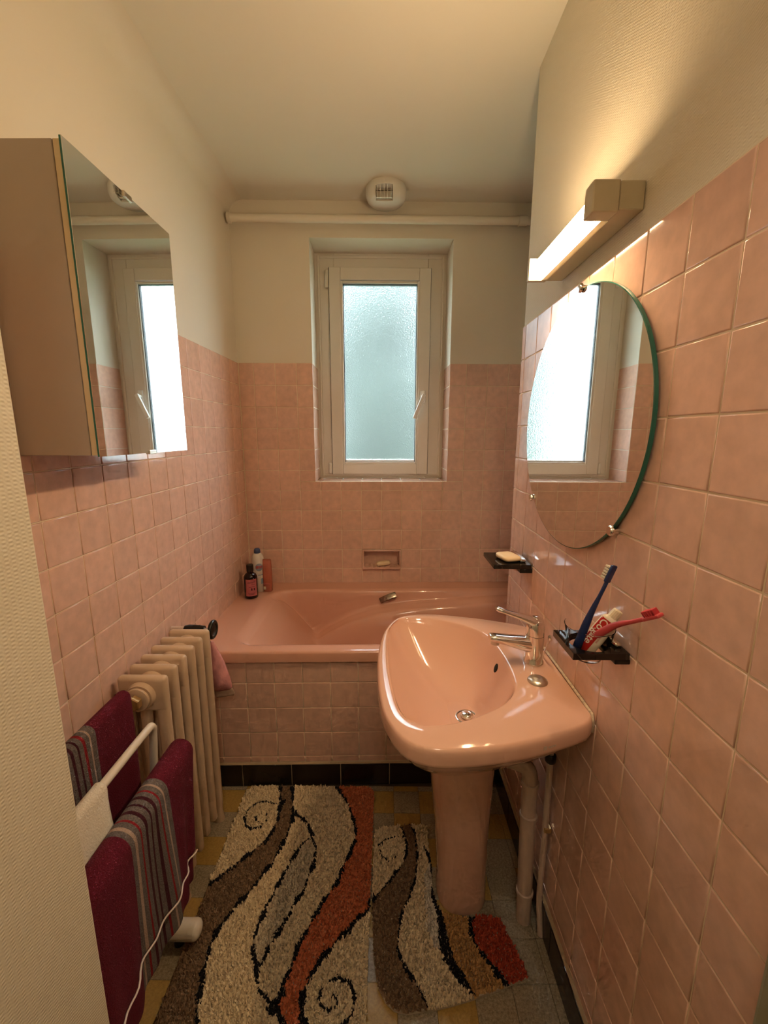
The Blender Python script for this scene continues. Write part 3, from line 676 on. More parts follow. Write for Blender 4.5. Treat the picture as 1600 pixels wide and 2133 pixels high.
th_ = holder('tumbler_holder', 'smoked glass tumbler holder on the wall beside the tap', 'holder', 0.7235, 0.820, 0.352, 1.019, 0.013, (0.400, 0.768, 0.0375))
mb = MB(th_.location); mb.box(XR-0.030, XR-0.0005, 0.7245, 0.819, 0.996, 1.0055, bev=0.002); mb.done('wall_bracket', 'blackplastic', th_)
mb = MB(th_.location); mb.box(XR-0.020, XR-0.006, 0.745, 0.800, 1.0195, 1.028, bev=0.0035); mb.done('metal_bar', 'chrome', th_, True, 40)
# tumbler
gc = (0.400, 0.768, 0); mb = MB((0.400, 0.768, 0.985))
mb.lathe([(0.0, 0.9855), (0.022, 0.9855), (0.026, 0.988), (0.0345, 1.010), (0.0405, 1.024), (0.0455, 1.053), (0.0462, 1.0545), (0.0452, 1.0550), (0.0440, 1.0535), (0.0385, 1.024), (0.0325, 1.011), (0.0235, 0.9915), (0.0, 0.991)], gc, 'z', 56)
tb = mb.done('tumbler', 'clear', None, True, 50); tag(tb, 'clear glass tumbler holding two toothbrushes and a toothpaste tube', 'glass')
# soap bars
def soap(name, c, rz, sx, sy, sz, label, tilt=0.0):
    rings = []
    for k in range(13):
        a = -math.pi/2+math.pi*k/12; h = math.sin(a); r = max(math.cos(a), 0.02)**0.45
        rings.append(drr(0, 0, sx*r, sy*r, sz*math.copysign(abs(h)**0.7, h), 32, 4.5))
    mb = MB(); mb.loft(rings); o = mb.done(name, 'soap', None, True); o.location = c; o.rotation_euler = (0, tilt, rz); return tag(o, label, 'soap')
soap('soap_bar', (0.399, 1.322, 1.0295), 0.25, 0.030, 0.040, 0.0095, 'cream rectangular soap bar lying on the smoked glass shelf')

# toothbrushes
def brush(name, pts, rad, hd, bdir, mhandle, mbris, label, L=0.03):
    P = spline(pts, 8); n = len(P)
    org = P[0]; o = None
    mb = MB(org); rs = []
    for i in range(n):
        t = i/(n-1); rs.append(rad[0]+(rad[1]-rad[0])*min(t/0.35, 1) if t < 0.35 else (rad[1]+(rad[2]-rad[1])*min((t-0.35)/0.35, 1) if t < 0.72 else rad[2]))
    mb.tube(P, rs, 14); h = mb.done(name, mhandle, None, True, 60)
    d = (P[-1]-P[-2]).normalized(); b = Vector(bdir); b = (b-d*b.dot(d)).normalized(); s_ = d.cross(b)
    c = P[-1]; fm = Matrix(((d.x, s_.x, b.x, c.x), (d.y, s_.y, b.y, c.y), (d.z, s_.z, b.z, c.z), (0, 0, 0, 1)))
    mb = MB(org); mb.box(-0.004, hd, -0.0075, 0.0075, -0.0032, 0.0032, bev=0.0026, seg=3, mx=fm); mb.done('head', mhandle, h, True, 50)
    for k in range(5):
        a0 = 0.0015+k*(hd-0.005)/5
        mb = MB(org); mb.box(a0, a0+(hd-0.005)/5-0.0012, -0.006, 0.006, 0.0028, 0.0130, bev=0.0008, seg=1, mx=fm); mb.done('bristle_tuft', mbris, h)
    return tag(h, label, 'toothbrush', 'toothbrushes in the tumbler')
brush('toothbrush', [(.379, .770, 1.003), (.388, .766, 1.045), (.398, .762, 1.085), (.411, .757, 1.128), (.419, .756, 1.152)], (.0085, .0074, .0036), .032, (-0.45, 0.9, 0), 'bluebrush', 'bristle', 'navy blue toothbrush leaning upright in the glass tumbler')
brush('toothbrush', [(.392, .800, .994), (.405, .767, 1.028), (.424, .727, 1.074), (.436, .692, 1.099), (.441, .664, 1.118)], (.0068, .0078, .0040), .033, (-0.35, 0.1, 1), 'redbrush', 'redbristle', 'rose red toothbrush leaning sideways out of the glass tumbler')
# toothpaste: flat crimped end up to round shoulder
tp = thing('toothpaste_tube', (.386, .765, .993), 'red and white toothpaste tube standing in the glass tumbler', 'toothpaste')
A = Vector((.386, .7655, .9945)); Bq = Vector((.4335, .7555, 1.0735)); dv = (Bq-A).normalized()
toc = Vector((0, 0, CAMZ))-A; nrm = (toc-dv*toc.dot(dv)).normalized(); sdv = dv.cross(nrm)     # printed face turned into the room
LT = (Bq-A).length
def tring(t, wd_, dp): return [A+dv*t+sdv*wd_*math.copysign(abs(math.cos(a))**0.8, math.cos(a))+nrm*dp*math.copysign(abs(math.sin(a))**0.8, math.sin(a)) for a in [2*math.pi*k/28 for k in range(28)]]
rr = [tring(0, .0155, .0015), tring(LT*.25, .0165, .006), tring(LT*.6, .0168, .0105), tring(LT*.95, .0165, .0135), tring(LT, .0150, .0135), tring(LT+.006, .008, .008)]
mb = MB(tp.location); mb.loft(rr); mb.done('body', 'paste', tp, True, 50)
mb = MB(tp.location)
pr_ = [(0.0075, LT+.004), (0.0098, LT+.005), (0.0092, LT+.021), (0.008, LT+.0225), (0, LT+.0225)]
V = []
n_ = 30
for r_, h_ in pr_: V.append([A+dv*h_+(sdv*math.cos(2*math.pi*k/n_)+nrm*math.sin(2*math.pi*k/n_))*max(r_*(1 if k % 2 else 0.95), 1e-4) for k in range(n_)])
mb.loft(V); mb.done('cap', 'pastecap', tp)
# red print: a strip following the curved face
def face_pt(t, s_, off=0.0004):
    k = min(max(t/LT, 0), 1); wds = np.interp(k, [0, .25, .6, .95, 1], [.0155, .0165, .0168, .0165, .0150]); dps = np.interp(k, [0, .25, .6, .95, 1], [.0015, .006, .0105, .0135, .0135])
    ca = max(-1, min(1, s_/wds)); ca = math.copysign(abs(ca)**(1/0.8), ca); sa_ = math.sqrt(max(0, 1-ca*ca))
    return A+dv*t+sdv*s_+nrm*(dps*sa_**0.8+off)
V = []; F = []; nt_, ns_ = 14, 8
for i in range(nt_+1):
    for j in range(ns_+1): V.append(face_pt(LT*(0.02+0.95*i/nt_), -0.0148+0.0188*j/ns_))
for i in range(nt_):
    for j in range(ns_): a = i*(ns_+1)+j; F.append((a, a+1, a+ns_+2, a+ns_+1))
mb = MB(tp.location); mb.add(V, F); mb.done('red_band', 'pastered', tp, True)
def lettering(txt, size, parent, pts_fn, m, bold=0.0):
    cu = bpy.data.curves.new('lettering', 'FONT'); cu.body = txt; cu.size = size; cu.offset = bold
    to = bpy.data.objects.new('lettering', cu); COL.objects.link(to); bpy.context.view_layer.update()
    me = bpy.data.meshes.new_from_object(to.evaluated_get(bpy.context.evaluated_depsgraph_get())); bpy.data.objects.remove(to)
    for v in me.vertices: v.co = pts_fn(v.co.x, v.co.y)-parent.location
    return mk('lettering', me, m, parent)
lettering('Colgate', 0.0195, tp, lambda x, y: face_pt(LT*0.955-x, -0.0112+y, 0.0009), 'pastetext', 0.0003)
lettering('DENTS FORTES, HALEINE', 0.0042, tp, lambda x, y: face_pt(LT*0.93-x, 0.0058+y, 0.0006), 'pastered')

# ------------------------------------------------------------------ soap niche in the back wall
ni = thing('soap_niche', bk((nx0+nx1)/2, 0, nz0), 'pink ceramic soap niche recessed into the back wall tiles', 'soap dish')
og = ni.location
mb = MB(og); e = 0.011
for a, b, c, d in ((nx0+.001, nx0+e, nz0+.001, nz1-.001), (nx1-e, nx1-.001, nz0+.001, nz1-.001), (nx0+e, nx1-e, nz1-e, nz1-.001)):
    mb.box(a, b, -0.006, 0.05, c, d, bev=0.002, mx=RB)
mb.box(nx0+.001, nx1-.001, 0.045, 0.052, nz0+.001, nz1-.001, mx=RB); mb.done('surround', 'tile', ni)
mb = MB(og)
V0 = []; nn = 56
for k in range(nn+1):
    x = nx0+0.004+(nx1-nx0-0.008)*k/nn; z = nz0+0.010+0.0045*abs(math.sin(math.pi*7*k/nn)); V0.append((x, z))
F = []; V = []
for (x, z) in V0: V += [bk(x, -0.018, nz0+0.001), bk(x, -0.018, z), bk(x, 0.045, z), bk(x, 0.045, nz0+0.001)]
for k in range(nn):
    a = k*4
    for q in range(4): F.append((a+q, a+(q+1) % 4, a+4+(q+1) % 4, a+4+q))
F += [(0, 1, 2, 3), (nn*4+3, nn*4+2, nn*4+1, nn*4)]
mb.add(V, F); mb.done('ribbed_tray', 'tile', ni)
p = bk(5.0*S+0.118, 0.008, nz0+0.0275); soap('soap_bar', p, 0.12, 0.040, 0.020, 0.0115, 'pale oval soap bar lying in the tiled wall niche', tilt=-0.10)

# ------------------------------------------------------------------ bathtub
tbx = thing('bathtub', (XL, 1.49, 0.2), 'pink enamelled bathtub built in along the back wall', 'bathtub')
RT = Matrix.Translation((XL, 1.4815+BA*(XL+0.5499), 0)) @ Matrix.Rotation(math.atan(BA), 4, 'Z')
TL, TD, RZ = XA-XL-0.004, 0.752, 0.600
def ss(t): t = np.clip(t, 0, 1); return t*t*(3-2*t)
us = np.concatenate([np.linspace(0.002, 0.14, 8), np.linspace(0.15, 0.75, 62), np.linspace(0.765, 1.45, 46), np.linspace(1.46, TL, 14)])
ws = np.concatenate([[-0.012, -0.012, -0.0095, -0.004], np.linspace(0.004, 0.045, 6), np.linspace(0.05, 0.2, 24), np.linspace(0.21, 0.50, 22), np.linspace(0.507, 0.66, 46), np.linspace(0.67, TD, 8)])
U, Wv = np.meshgrid(us, ws)
cx_, cy_ = (0.160+1.50)/2, (0.046+0.640)/2; hx_, hy_ = (1.50-0.160)/2, (0.640-0.046)/2
rc = np.where((U < cx_) & (Wv > cy_), 0.13, 0.075)
qx, qy = np.abs(U-cx_)-hx_+rc, np.abs(Wv-cy_)-hy_+rc
dist = -(np.hypot(np.maximum(qx, 0), np.maximum(qy, 0))+np.minimum(np.maximum(qx, qy), 0)-rc)      # >0 inside
X = U+XL
hl = np.interp(X, [-0.50, -0.456, -0.41, -0.296, -0.184, -0.05, 0.158, 0.627, 0.8], [0.20, 0.27, 0.325, 0.405, 0.465, 0.508, 0.538, 0.575, 0.58])
db = 0.640-Wv
zb = RZ-(RZ-hl)*ss(db/0.035)
zb = np.where(db > 0.035, hl-0.012*ss((db-0.035)/0.05), zb); zb = np.where(db > 0.085, hl-0.012-(hl-0.212)*ss((db-0.085)/0.11), zb)
zl = RZ-0.40*ss((U-0.160)/0.46)**0.8
zfr = RZ-0.40*ss((Wv-0.046)/0.12); zr = RZ-0.40*ss((1.50-U)/0.14)
zin = np.maximum.reduce([zb, zl, zfr, zr, np.full_like(U, 0.2)])
zin = np.minimum(zin, RZ)
Zt = np.where(dist > 0, RZ-(RZ-zin)*ss(dist/0.022), RZ)
for _ in range(5):
    Zs = Zt.copy(); Zs[1:-1, 1:-1] = (Zt[1:-1, 1:-1]*2+Zt[:-2, 1:-1]+Zt[2:, 1:-1]+Zt[1:-1, :-2]+Zt[1:-1, 2:])/6
    Zt = np.where(dist > 0.028, Zs, Zt)
Zt = Zt-0.004*ss((dist+0.012)/0.02)*(dist < 0.03)
Zt[0, :] = 0.556; Zt[1, :] = 0.590; Zt[2, :] = 0.597; Zt[3, :] = 0.5995
V = [RT @ Vector((float(a), float(b), float(c))) for a, b, c in zip(U.ravel(), Wv.ravel(), Zt.ravel())]
nu = len(us); F = [(i*nu+j, i*nu+j+1, (i+1)*nu+j+1, (i+1)*nu+j) for i in range(len(ws)-1) for j in range(nu-1)]
mb = MB(tbx.location); mb.add(V, F); mb.done('shell', 'tubmat', tbx, True)
# grab handle on the back ledge
hc = Vector((0.006, 2.098, 0.570)); hdx = Vector((1, 0.03, 0.42)).normalized()
mb = MB(tbx.location)
dd = Vector((0, -0.75, 0.66)).normalized(); sdn = hdx.cross(dd).normalized(); dd = sdn.cross(hdx)
fm = Matrix(((hdx.x, dd.x, sdn.x, hc.x), (hdx.y, dd.y, sdn.y, hc.y), (hdx.z, dd.z, sdn.z, hc.z), (0, 0, 0, 1)))
ringsh = []
for k in range(9):
    t = -1+2*k/8; ringsh.append([fm @ Vector((0.046*t, -0.010*t*t+0.003*math.sin(a), 0.0155*math.copysign(abs(math.cos(a))**0.6, math.cos(a)))) for a in [2*math.pi*q/20 for q in range(20)]])
mb.loft(ringsh); gh = mb.done('grab_handle', 'darkchrome', tbx, True, 50)
mb = MB(tbx.location)
for sx_ in (-0.028, 0.028):
    mb = MB(tbx.location); mb.box(sx_-0.008, sx_+0.008, -0.045, -0.004, -0.010, 0.010, bev=0.003, mx=fm); mb.done('handle_post', 'dullchrome', gh)

# ------------------------------------------------------------------ bottles on the bath rim
def bottle_base(x, y): return Vector((x, y, RZ+0.0005))
b1 = bottle_base(-0.6935, 2.020); t = thing('bottle', b1, 'dark brown bottle with pink label at the corner of the bath', 'bottle')
mb = MB(b1); mb.lathe([(0.030, 0), (0.0335, 0.003), (0.0335, 0.105), (0.032, 0.114), (0.026, 0.124), (0.0165, 0.130), (0.0155, 0.140)], b1, 'z', 36); mb.done('body', 'bottle', t, True, 50)
mb = MB(b1); mb.lathe([(0.0165, 0.1405), (0.0168, 0.142), (0.0168, 0.170), (0.015, 0.174), (0, 0.1745)], b1, 'z', 28); mb.done('cap', 'blackplastic', t, True, 40)
def cyl_patch(mb, c, r, a0, a1, z0, z1, n=14):
    V = []; F = []
    for k in range(n+1):
        a = a0+(a1-a0)*k/n; V += [(c.x+r*math.cos(a), c.y+r*math.sin(a), c.z+z0), (c.x+r*math.cos(a), c.y+r*math.sin(a), c.z+z1)]
    for k in range(n): F.append((2*k, 2*k+2, 2*k+3, 2*k+1))
    mb.add(V, F)
A1, A2 = math.radians(-118), math.radians(-18)
mb = MB(b1); cyl_patch(mb, b1, 0.0339, A1, A2, 0.016, 0.104); lb = mb.done('label_panel', 'pinklabel', t, True)
mb = MB(b1)
for k, (z, a, b) in enumerate(((0.096, .45, .9), (0.090, .2, .9), (0.085, .15, .85), (0.076, .5, .8), (0.064, .3, .8), (0.030, .2, .8), (0.024, .25, .7))):
    cyl_patch(mb, b1, 0.0341, A1+(A2-A1)*a, A1+(A2-A1)*b, z, z+0.0018, 8)
for a in (0.45, 0.68): cyl_patch(mb, b1, 0.0341, A1+(A2-A1)*a, A1+(A2-A1)*(a+0.13), 0.046, 0.058, 5)
mb.done('label_print', 'labelink', lb)
b2 = bottle_base(-0.682, 2.112); t = thing('aerosol_can', b2, 'white aerosol can with blue cap behind the dark bottle', 'can')
mb = MB(b2); mb.lathe([(0.029, 0), (0.031, 0.002), (0.031, 0.165), (0.0305, 0.178), (0.028, 0.192), (0.023, 0.202), (0.017, 0.208)], b2, 'z', 36); mb.done('body', 'aerosol', t, True, 50)
mb = MB(b2); mb.lathe([(0.0165, 0.2085), (0.0168, 0.215), (0.0158, 0.226), (0.012, 0.233), (0, 0.235)], b2, 'z', 28); mb.done('cap', 'blue', t, True, 40)
mb = MB(b2); V = []; n = 30
for k in range(n):
    a = 2*math.pi*k/n; th = math.radians(-62)+0.62*math.cos(a); V.append((b2.x+0.0313*math.cos(th), b2.y+0.0313*math.sin(th), b2.z+0.137+0.021*math.sin(a)))
# ring-wise oval patch so that it follows the can
for f_ in (0.66, 0.33):
    for k in range(n):
        a = 2*math.pi*k/n; th = math.radians(-62)+0.62*f_*math.cos(a); V.append((b2.x+0.0313*math.cos(th), b2.y+0.0313*math.sin(th), b2.z+0.137+0.021*f_*math.sin(a)))
F = [(k, (k+1) % n, n+(k+1) % n, n+k) for k in range(n)]+[(n+k, n+(k+1) % n, 2*n+(k+1) % n, 2*n+k) for k in range(n)]+[tuple(range(2*n, 3*n))]
mb.add(V, F); ov = mb.done('oval_print', 'lblue', t, True)
mb = MB(b2)
for k in range(5):
    a = math.radians(-62)+(-0.50+k*0.21); cyl_patch(mb, b2, 0.0316, a, a+0.13, 0.131, 0.145, 3)
mb.done('red_print', 'redink', ov)
mb = MB(b2); cyl_patch(mb, b2, 0.0313, math.radians(-50), math.radians(-25), 0.045, 0.075); cyl_patch(mb, b2, 0.0313, math.radians(-75), math.radians(-20), 0.092, 0.097); mb.done('blue_print', 'lblue', t)
b3 = bottle_base(-0.6315, 2.106); t = thing('bottle', b3, 'translucent pink bottle standing right of the aerosol can', 'bottle')
mb = MB(b3); mb.loft([drr(b3.x, b3.y, a, b, b3.z+z, 28, 3) for a, b, z in ((.020, .014, 0), (.023, .016, .003), (.0235, .0165, .10), (.023, .015, .14), (.022, .010, .168), (.021, .003, .176))]); mb.done('body', 'pinkclear', t, True, 50)
mb = MB(b3); mb.box(b3.x-.0185, b3.x-.006, b3.y-.0178, b3.y-.0168, b3.z+.014, b3.z+.030); mb.done('sticker', 'pastecap', t)
mb = MB(b3); mb.box(b3.x-.018, b3.x+.017, b3.y-.0172, b3.y-.0166, b3.z+.044, b3.z+.046); mb.done('label_print', 'pinklabel', t)

# ------------------------------------------------------------------ radiator
rd = thing('radiator', (-0.675, 1.18, 0), 'cream cast iron column radiator standing against the left wall', 'radiator')
RO = rd.location; rx0, rx1, rzt = -0.745, -0.608, 0.765
for k in range(6):
    y = 1.048+0.055*k; mb = MB(RO)
    mb.box(rx0, rx1, y-0.013, y+0.013, rzt-0.105, rzt, bev=0.0118, seg=4)
    mb.box(rx0, rx1, y-0.013, y+0.013, 0.055, 0.150, bev=0.0118, seg=4)
    for xx, hw in ((rx0+0.018, 0.018), (-0.6765, 0.015), (rx1-0.018, 0.018)):
        mb.loft([drr(xx, y, hw, 0.0125, z, 16, 2.6) for z in (0.10, 0.16, 0.64, rzt-0.05)])
    mb.lathe([(0.036, -0.0275), (0.040, -0.015), (0.040, 0.015), (0.036, 0.0275)], (-0.6765, y, rzt-0.052), 'y', 28)
    mb.lathe([(0.034, -0.0275), (0.036, 0), (0.034, 0.0275)], (-0.6765, y, 0.102), 'y', 24)
    if k in (0, 5):
        for xx in (rx0+0.018, rx1-0.018): mb.loft([drr(xx, y, a, a*0.8, z, 16) for a, z in ((.020, 0.0), (.021, .01), (.015, .04), (.017, .07))])
    mb.done('section', 'rad', rd, True, 45)
mb = MB(RO); mb.lathe([(0.028, 0), (0.0325, -0.003), (0.0325, -0.010), (0.027, -0.012), (0.0, -0.012)], (-0.6765, 1.020, rzt-0.052), 'y', 28); pg = mb.done('end_plug', 'rad', rd, True, 40)
mb = MB(RO); mb.lathe([(0.020, 0), (0.020, -0.014), (0.017, -0.016), (0, -0.016)], (-0.6765, 1.006, rzt-0.052), 'y', 6); mb.done('hex_nut', 'brass', pg)
# valve with black handwheel, fed from the wall
yv = 1.372; zv = 0.742
mb = MB(RO); mb.tube([(XL+0.001, yv, zv), (-0.715, yv, zv)], 0.0105, 16); vp = mb.done('feed_pipe', 'greypipe', rd, True, 50)
mb = MB(RO); mb.tube([(-0.715, yv, zv), (-0.70, yv, zv), (-0.66, yv, zv), (-0.645, yv, zv)], [0.014, 0.017, 0.015, 0.013], 16); mb.tube([(-0.6765, 1.34, rzt-0.052), (-0.6765, 1.365, rzt-0.045), (-0.6765, yv, zv)], 0.017, 16); vv = mb.done('valve', 'blackplastic', rd, True, 50)
mb = MB(RO); mb.tube([(-0.645, yv, zv), (-0.618, yv, zv)], 0.0055, 12); mb.done('spindle', 'dullchrome', vv, True, 50)
mb = MB(RO)
tor = []
for k in range(32):
    a = 2*math.pi*k/32; c = Vector((-0.616, yv+0.027*math.cos(a), zv+0.027*math.sin(a))); rdv = Vector((0, math.cos(a), math.sin(a)))
    tor.append([c+rdv*0.0075*math.cos(q)+Vector((1, 0, 0))*0.0075*math.sin(q) for q in [2*math.pi*j/10 for j in range(10)]])
mb.loft(tor+[tor[0]], False, False); mb.lathe([(0.022, -0.003), (0.022, 0.002), (0.010, 0.006), (0, 0.007)], (-0.616, yv, zv), 'x', 28); mb.done('handwheel', 'blackplastic', vv, True, 60)

# pink pouch hanging behind the radiator
pc = Vector((-0.655, 1.437, 0.66)); t = thing('pink_pouch', pc, 'pink plastic film pouch hanging between the radiator and the bath', 'pouch')
ax = Vector((0.17, -0.01, -1)).normalized()
def pr2(s_, wd_, dp, jx=0): return [pc+ax*s_+Vector((1, 0, 0.17)).normalized()*(wd_*math.cos(a)+jx)+Vector((0, 1, 0))*dp*math.sin(a)*(1+0.15*math.sin(5*a+s_*60)) for a in [2*math.pi*k/32 for k in range(32)]]
mb = MB(pc); mb.loft([pr2(0, .008, .004), pr2(.02, .013, .007), pr2(.05, .021, .012), pr2(.09, .029, .018), pr2(.13, .034, .021), pr2(.165, .037, .021), pr2(.19, .036, .014), pr2(.20, .033, .006)]); mb.done('body', 'pinkpouch', t, True)
mb = MB(pc); mb.loft([pr2(.196, .035, .006), pr2(.208, .038, .002), pr2(.222, .038, .0012, .001), pr2(.228, .034, .0012)]); mb.done('bottom_seal', 'film', t, True)
mb = MB(pc); mb.tube([pc+ax*0.004, pc+Vector((-0.008, -0.03, 0.045)), Vector((-0.668, 1.388, 0.752))], 0.0012, 6); mb.done('hanging_loop', 'film', t)

# ------------------------------------------------------------------ towel stand
ts = thing('towel_stand', (-0.62, 0.73, 0), 'white tubular towel stand with three rails beside the radiator', 'towel stand')
TO = ts.location
rails = [((-0.622, 0.812), (-0.668, 0.93)), ((-0.565, 0.735), (-0.640, 0.935)), ((-0.497, 0.672), (-0.612, 0.94))]
BZ = 0.050
for (x, z), (xb, yb) in rails:
    pts = [(xb, yb, BZ+0.02), (x-(x-xb)*0.30, 0.905, z-0.20), (x-(x-xb)*0.08, 0.898, z-0.045), (x, 0.888, z-0.006), (x, 0.86, z), (x, 0.72, z), (x, 0.56, z), (x, 0.532, z-0.006), (x-(x-xb)*0.08, 0.520, z-0.045), (x-(x-xb)*0.30, 0.515, z-0.20), (xb, 0.52, BZ+0.02)]
    mb = MB(TO); mb.tube(spline(pts, 6), 0.0092, 16); mb.done('rail_frame', 'whitetube', ts, True, 60)
for yb in (0.935, 0.525):
    mb = MB(TO); mb.tube([(-0.735, yb, BZ), (-0.548, yb, BZ)], 0.0255, 24); ft = mb.done('base_tube', 'whitetube', ts, True, 50)
    mb = MB(TO); mb.lathe([(0.0258, 0.0), (0.0258, 0.012), (0.0235, 0.020), (0.016, 0.0265), (0.006, 0.0285), (0, 0.029)], (-0.5478, yb, BZ), 'x', 24); mb.done('end_cap', 'whitetube', ft, True, 50)
    for xf in (-0.715, -0.585):
        mb = MB(TO); mb.lathe([(0.012, 0.0005), (0.014, 0.003), (0.013, 0.030)], (xf, yb, 0), 'z', 16); mb.done('rubber_foot', 'blackplastic', ft, True, 40)

def towel(name, bx, bz, y_far, y_near, zf_, zb_, r, stripes, label, seed, flare=0.02, trim=None, th=0.007):
    """cloth folded over a rail that runs along y; stripes: list of (y0, y1, material index)"""
    rs = random.Random(seed)
    t = thing(name, (bx, (y_far+y_near)/2, min(zf_, zb_)), label, 'towel', 'striped burgundy towels on the stand')
    ys = set(np.linspace(y_near, y_far, 34).round(4).tolist())
    for a, b, m_ in stripes: ys.add(round(a, 4)); ys.add(round(b, 4))
    ys = sorted(y for y in ys if y_near <= y <= y_far)
    mats = ['burg', 'tgrey', 'tred', 'tbeige', 'tdark']
    def layer(nm, rr, zf2, zb2, off, mt, parent, yy=ys):
        prof = []                     # (x, z, fold weight)
        nf = 16
        for k in range(nf): s_ = k/nf; prof.append((bx+rr+flare*(1-s_)**1.0, zf2+(bz-zf2)*s_, 1-s_))
        for k in range(9): a = math.pi*k/8; prof.append((bx+rr*math.cos(a), bz+rr*math.sin(a), 0))
        for k in range(1, nf+1): s_ = k/nf; prof.append((bx-rr-flare*0.5*s_, bz+(zb2-bz)*s_, s_))
        V = []; F = []; mi = []
        ph = rs.uniform(0, 6)
        for y in yy:
            for i, (x, z, wgt) in enumerate(prof):
                fold = 0.008*wgt**0.7*math.sin((y-y_far)*30+ph+wgt*1.2)+0.004*wgt*math.sin((y-y_far)*90+2*ph)
                pull = -0.035*wgt*max(0, (y-(y_far-0.12))/0.12) if y > y_far-0.12 else 0
                sag = 0.006*math.sin((y-y_near)*13+ph)*wgt
                V.append((x+(fold if x > bx else -fold*0.6), y+pull, z+sag))
        n = len(prof)
        for j in range(len(yy)-1):
            ym = (yy[j]+yy[j+1])/2; mm = 0
            for a, b, m_ in stripes:
                if a <= ym <= b: mm = m_
            for i in range(n-1): F.append((j*n+i, (j+1)*n+i, (j+1)*n+i+1, j*n+i+1)); mi.append(mm)
        me = pydata(nm, [Vector(v)-t.location for v in V], F)
        o = mk(nm, me, mt, parent, True)
        for p_, q in zip(me.polygons, mi): p_.material_index = q
        so = o.modifiers.new('thickness', 'SOLIDIFY'); so.thickness = th; so.offset = 0
        sb = o.modifiers.new('soft', 'SUBSURF'); sb.levels = 1; sb.render_levels = 1
        return o, V, n
    o, V, n = layer('inner_layer', r, zf_, zb_, 0, mats, t)
    if trim:
        o2, V2, n2 = layer('outer_layer', r+th+0.003, trim, zb_+0.06, 0, mats, t)
        pts = [Vector(V2[j*n2])+Vector((0.005, 0, 0.001)) for j in range(len(ys))]
        mb = MB(t.location); mb.tube(pts, 0.0019, 8); mb.done('hem_trim', 'trim', t, True)
    return t
def bands(y1, k=1.0):
    L = []; y = y1
    for wd_, m_ in ((.0125, 1), (.005, 3), (.011, 1), (.005, 2), (.011, 1), (.0055, 4), (.011, 1), (.005, 4), (.012, 1), (.0055, 4), (.012, 1), (.0055, 2), (.012, 1), (.005, 3), (.011, 1)):
        L.append((y-wd_*k, y, m_)); y -= wd_*k
    return L
towel('bath_towel', -0.622, 0.812, 0.888, 0.54, 0.40, 0.36, 0.014, bands(0.762), 'burgundy towel with grey stripes on the rail nearest the wall', 3, flare=0.012)
towel('bath_towel', -0.497, 0.672, 0.888, 0.517, 0.322, 0.30, 0.016, bands(0.765), 'burgundy towel with grey stripes on the lowest front rail', 5, flare=0.004, trim=0.415)
# small white cloth on the middle rail
wc = thing('wash_cloth', (-0.565, 0.63, 0.5), 'small white wash cloth draped over the middle rail', 'cloth')
V = []; F = []; prof = []
for k in range(10): s_ = k/10; prof.append((-0.565+0.0125+0.055*(1-s_)**1.3, 0.575+(0.735-0.575)*s_, 1-s_))
for k in range(7): a = math.pi*k/6; prof.append((-0.565+0.0125*math.cos(a), 0.735+0.0125*math.sin(a), 0))
for k in range(1, 13): s_ = k/12; prof.append((-0.565-0.0125-0.05*s_**1.3, 0.735-0.22*s_, s_))
yy = np.linspace(0.56, 0.705, 18)
for y in yy:
    for x, z, wgt in prof:
        sh = 0.05*wgt*((y-0.56)/0.145)
        V.append(Vector((x+0.006*wgt*math.sin(y*75), y-sh, z+0.006*wgt*math.sin(y*50)))-wc.location)
n = len(prof)
for j in range(len(yy)-1):
    for i in range(n-1): F.append((j*n+i, (j+1)*n+i, (j+1)*n+i+1, j*n+i+1))
o = mk('fabric', pydata('fabric', V, F), 'whitecloth', wc, True)
so = o.modifiers.new('thickness', 'SOLIDIFY'); so.thickness = 0.004; so.offset = 0

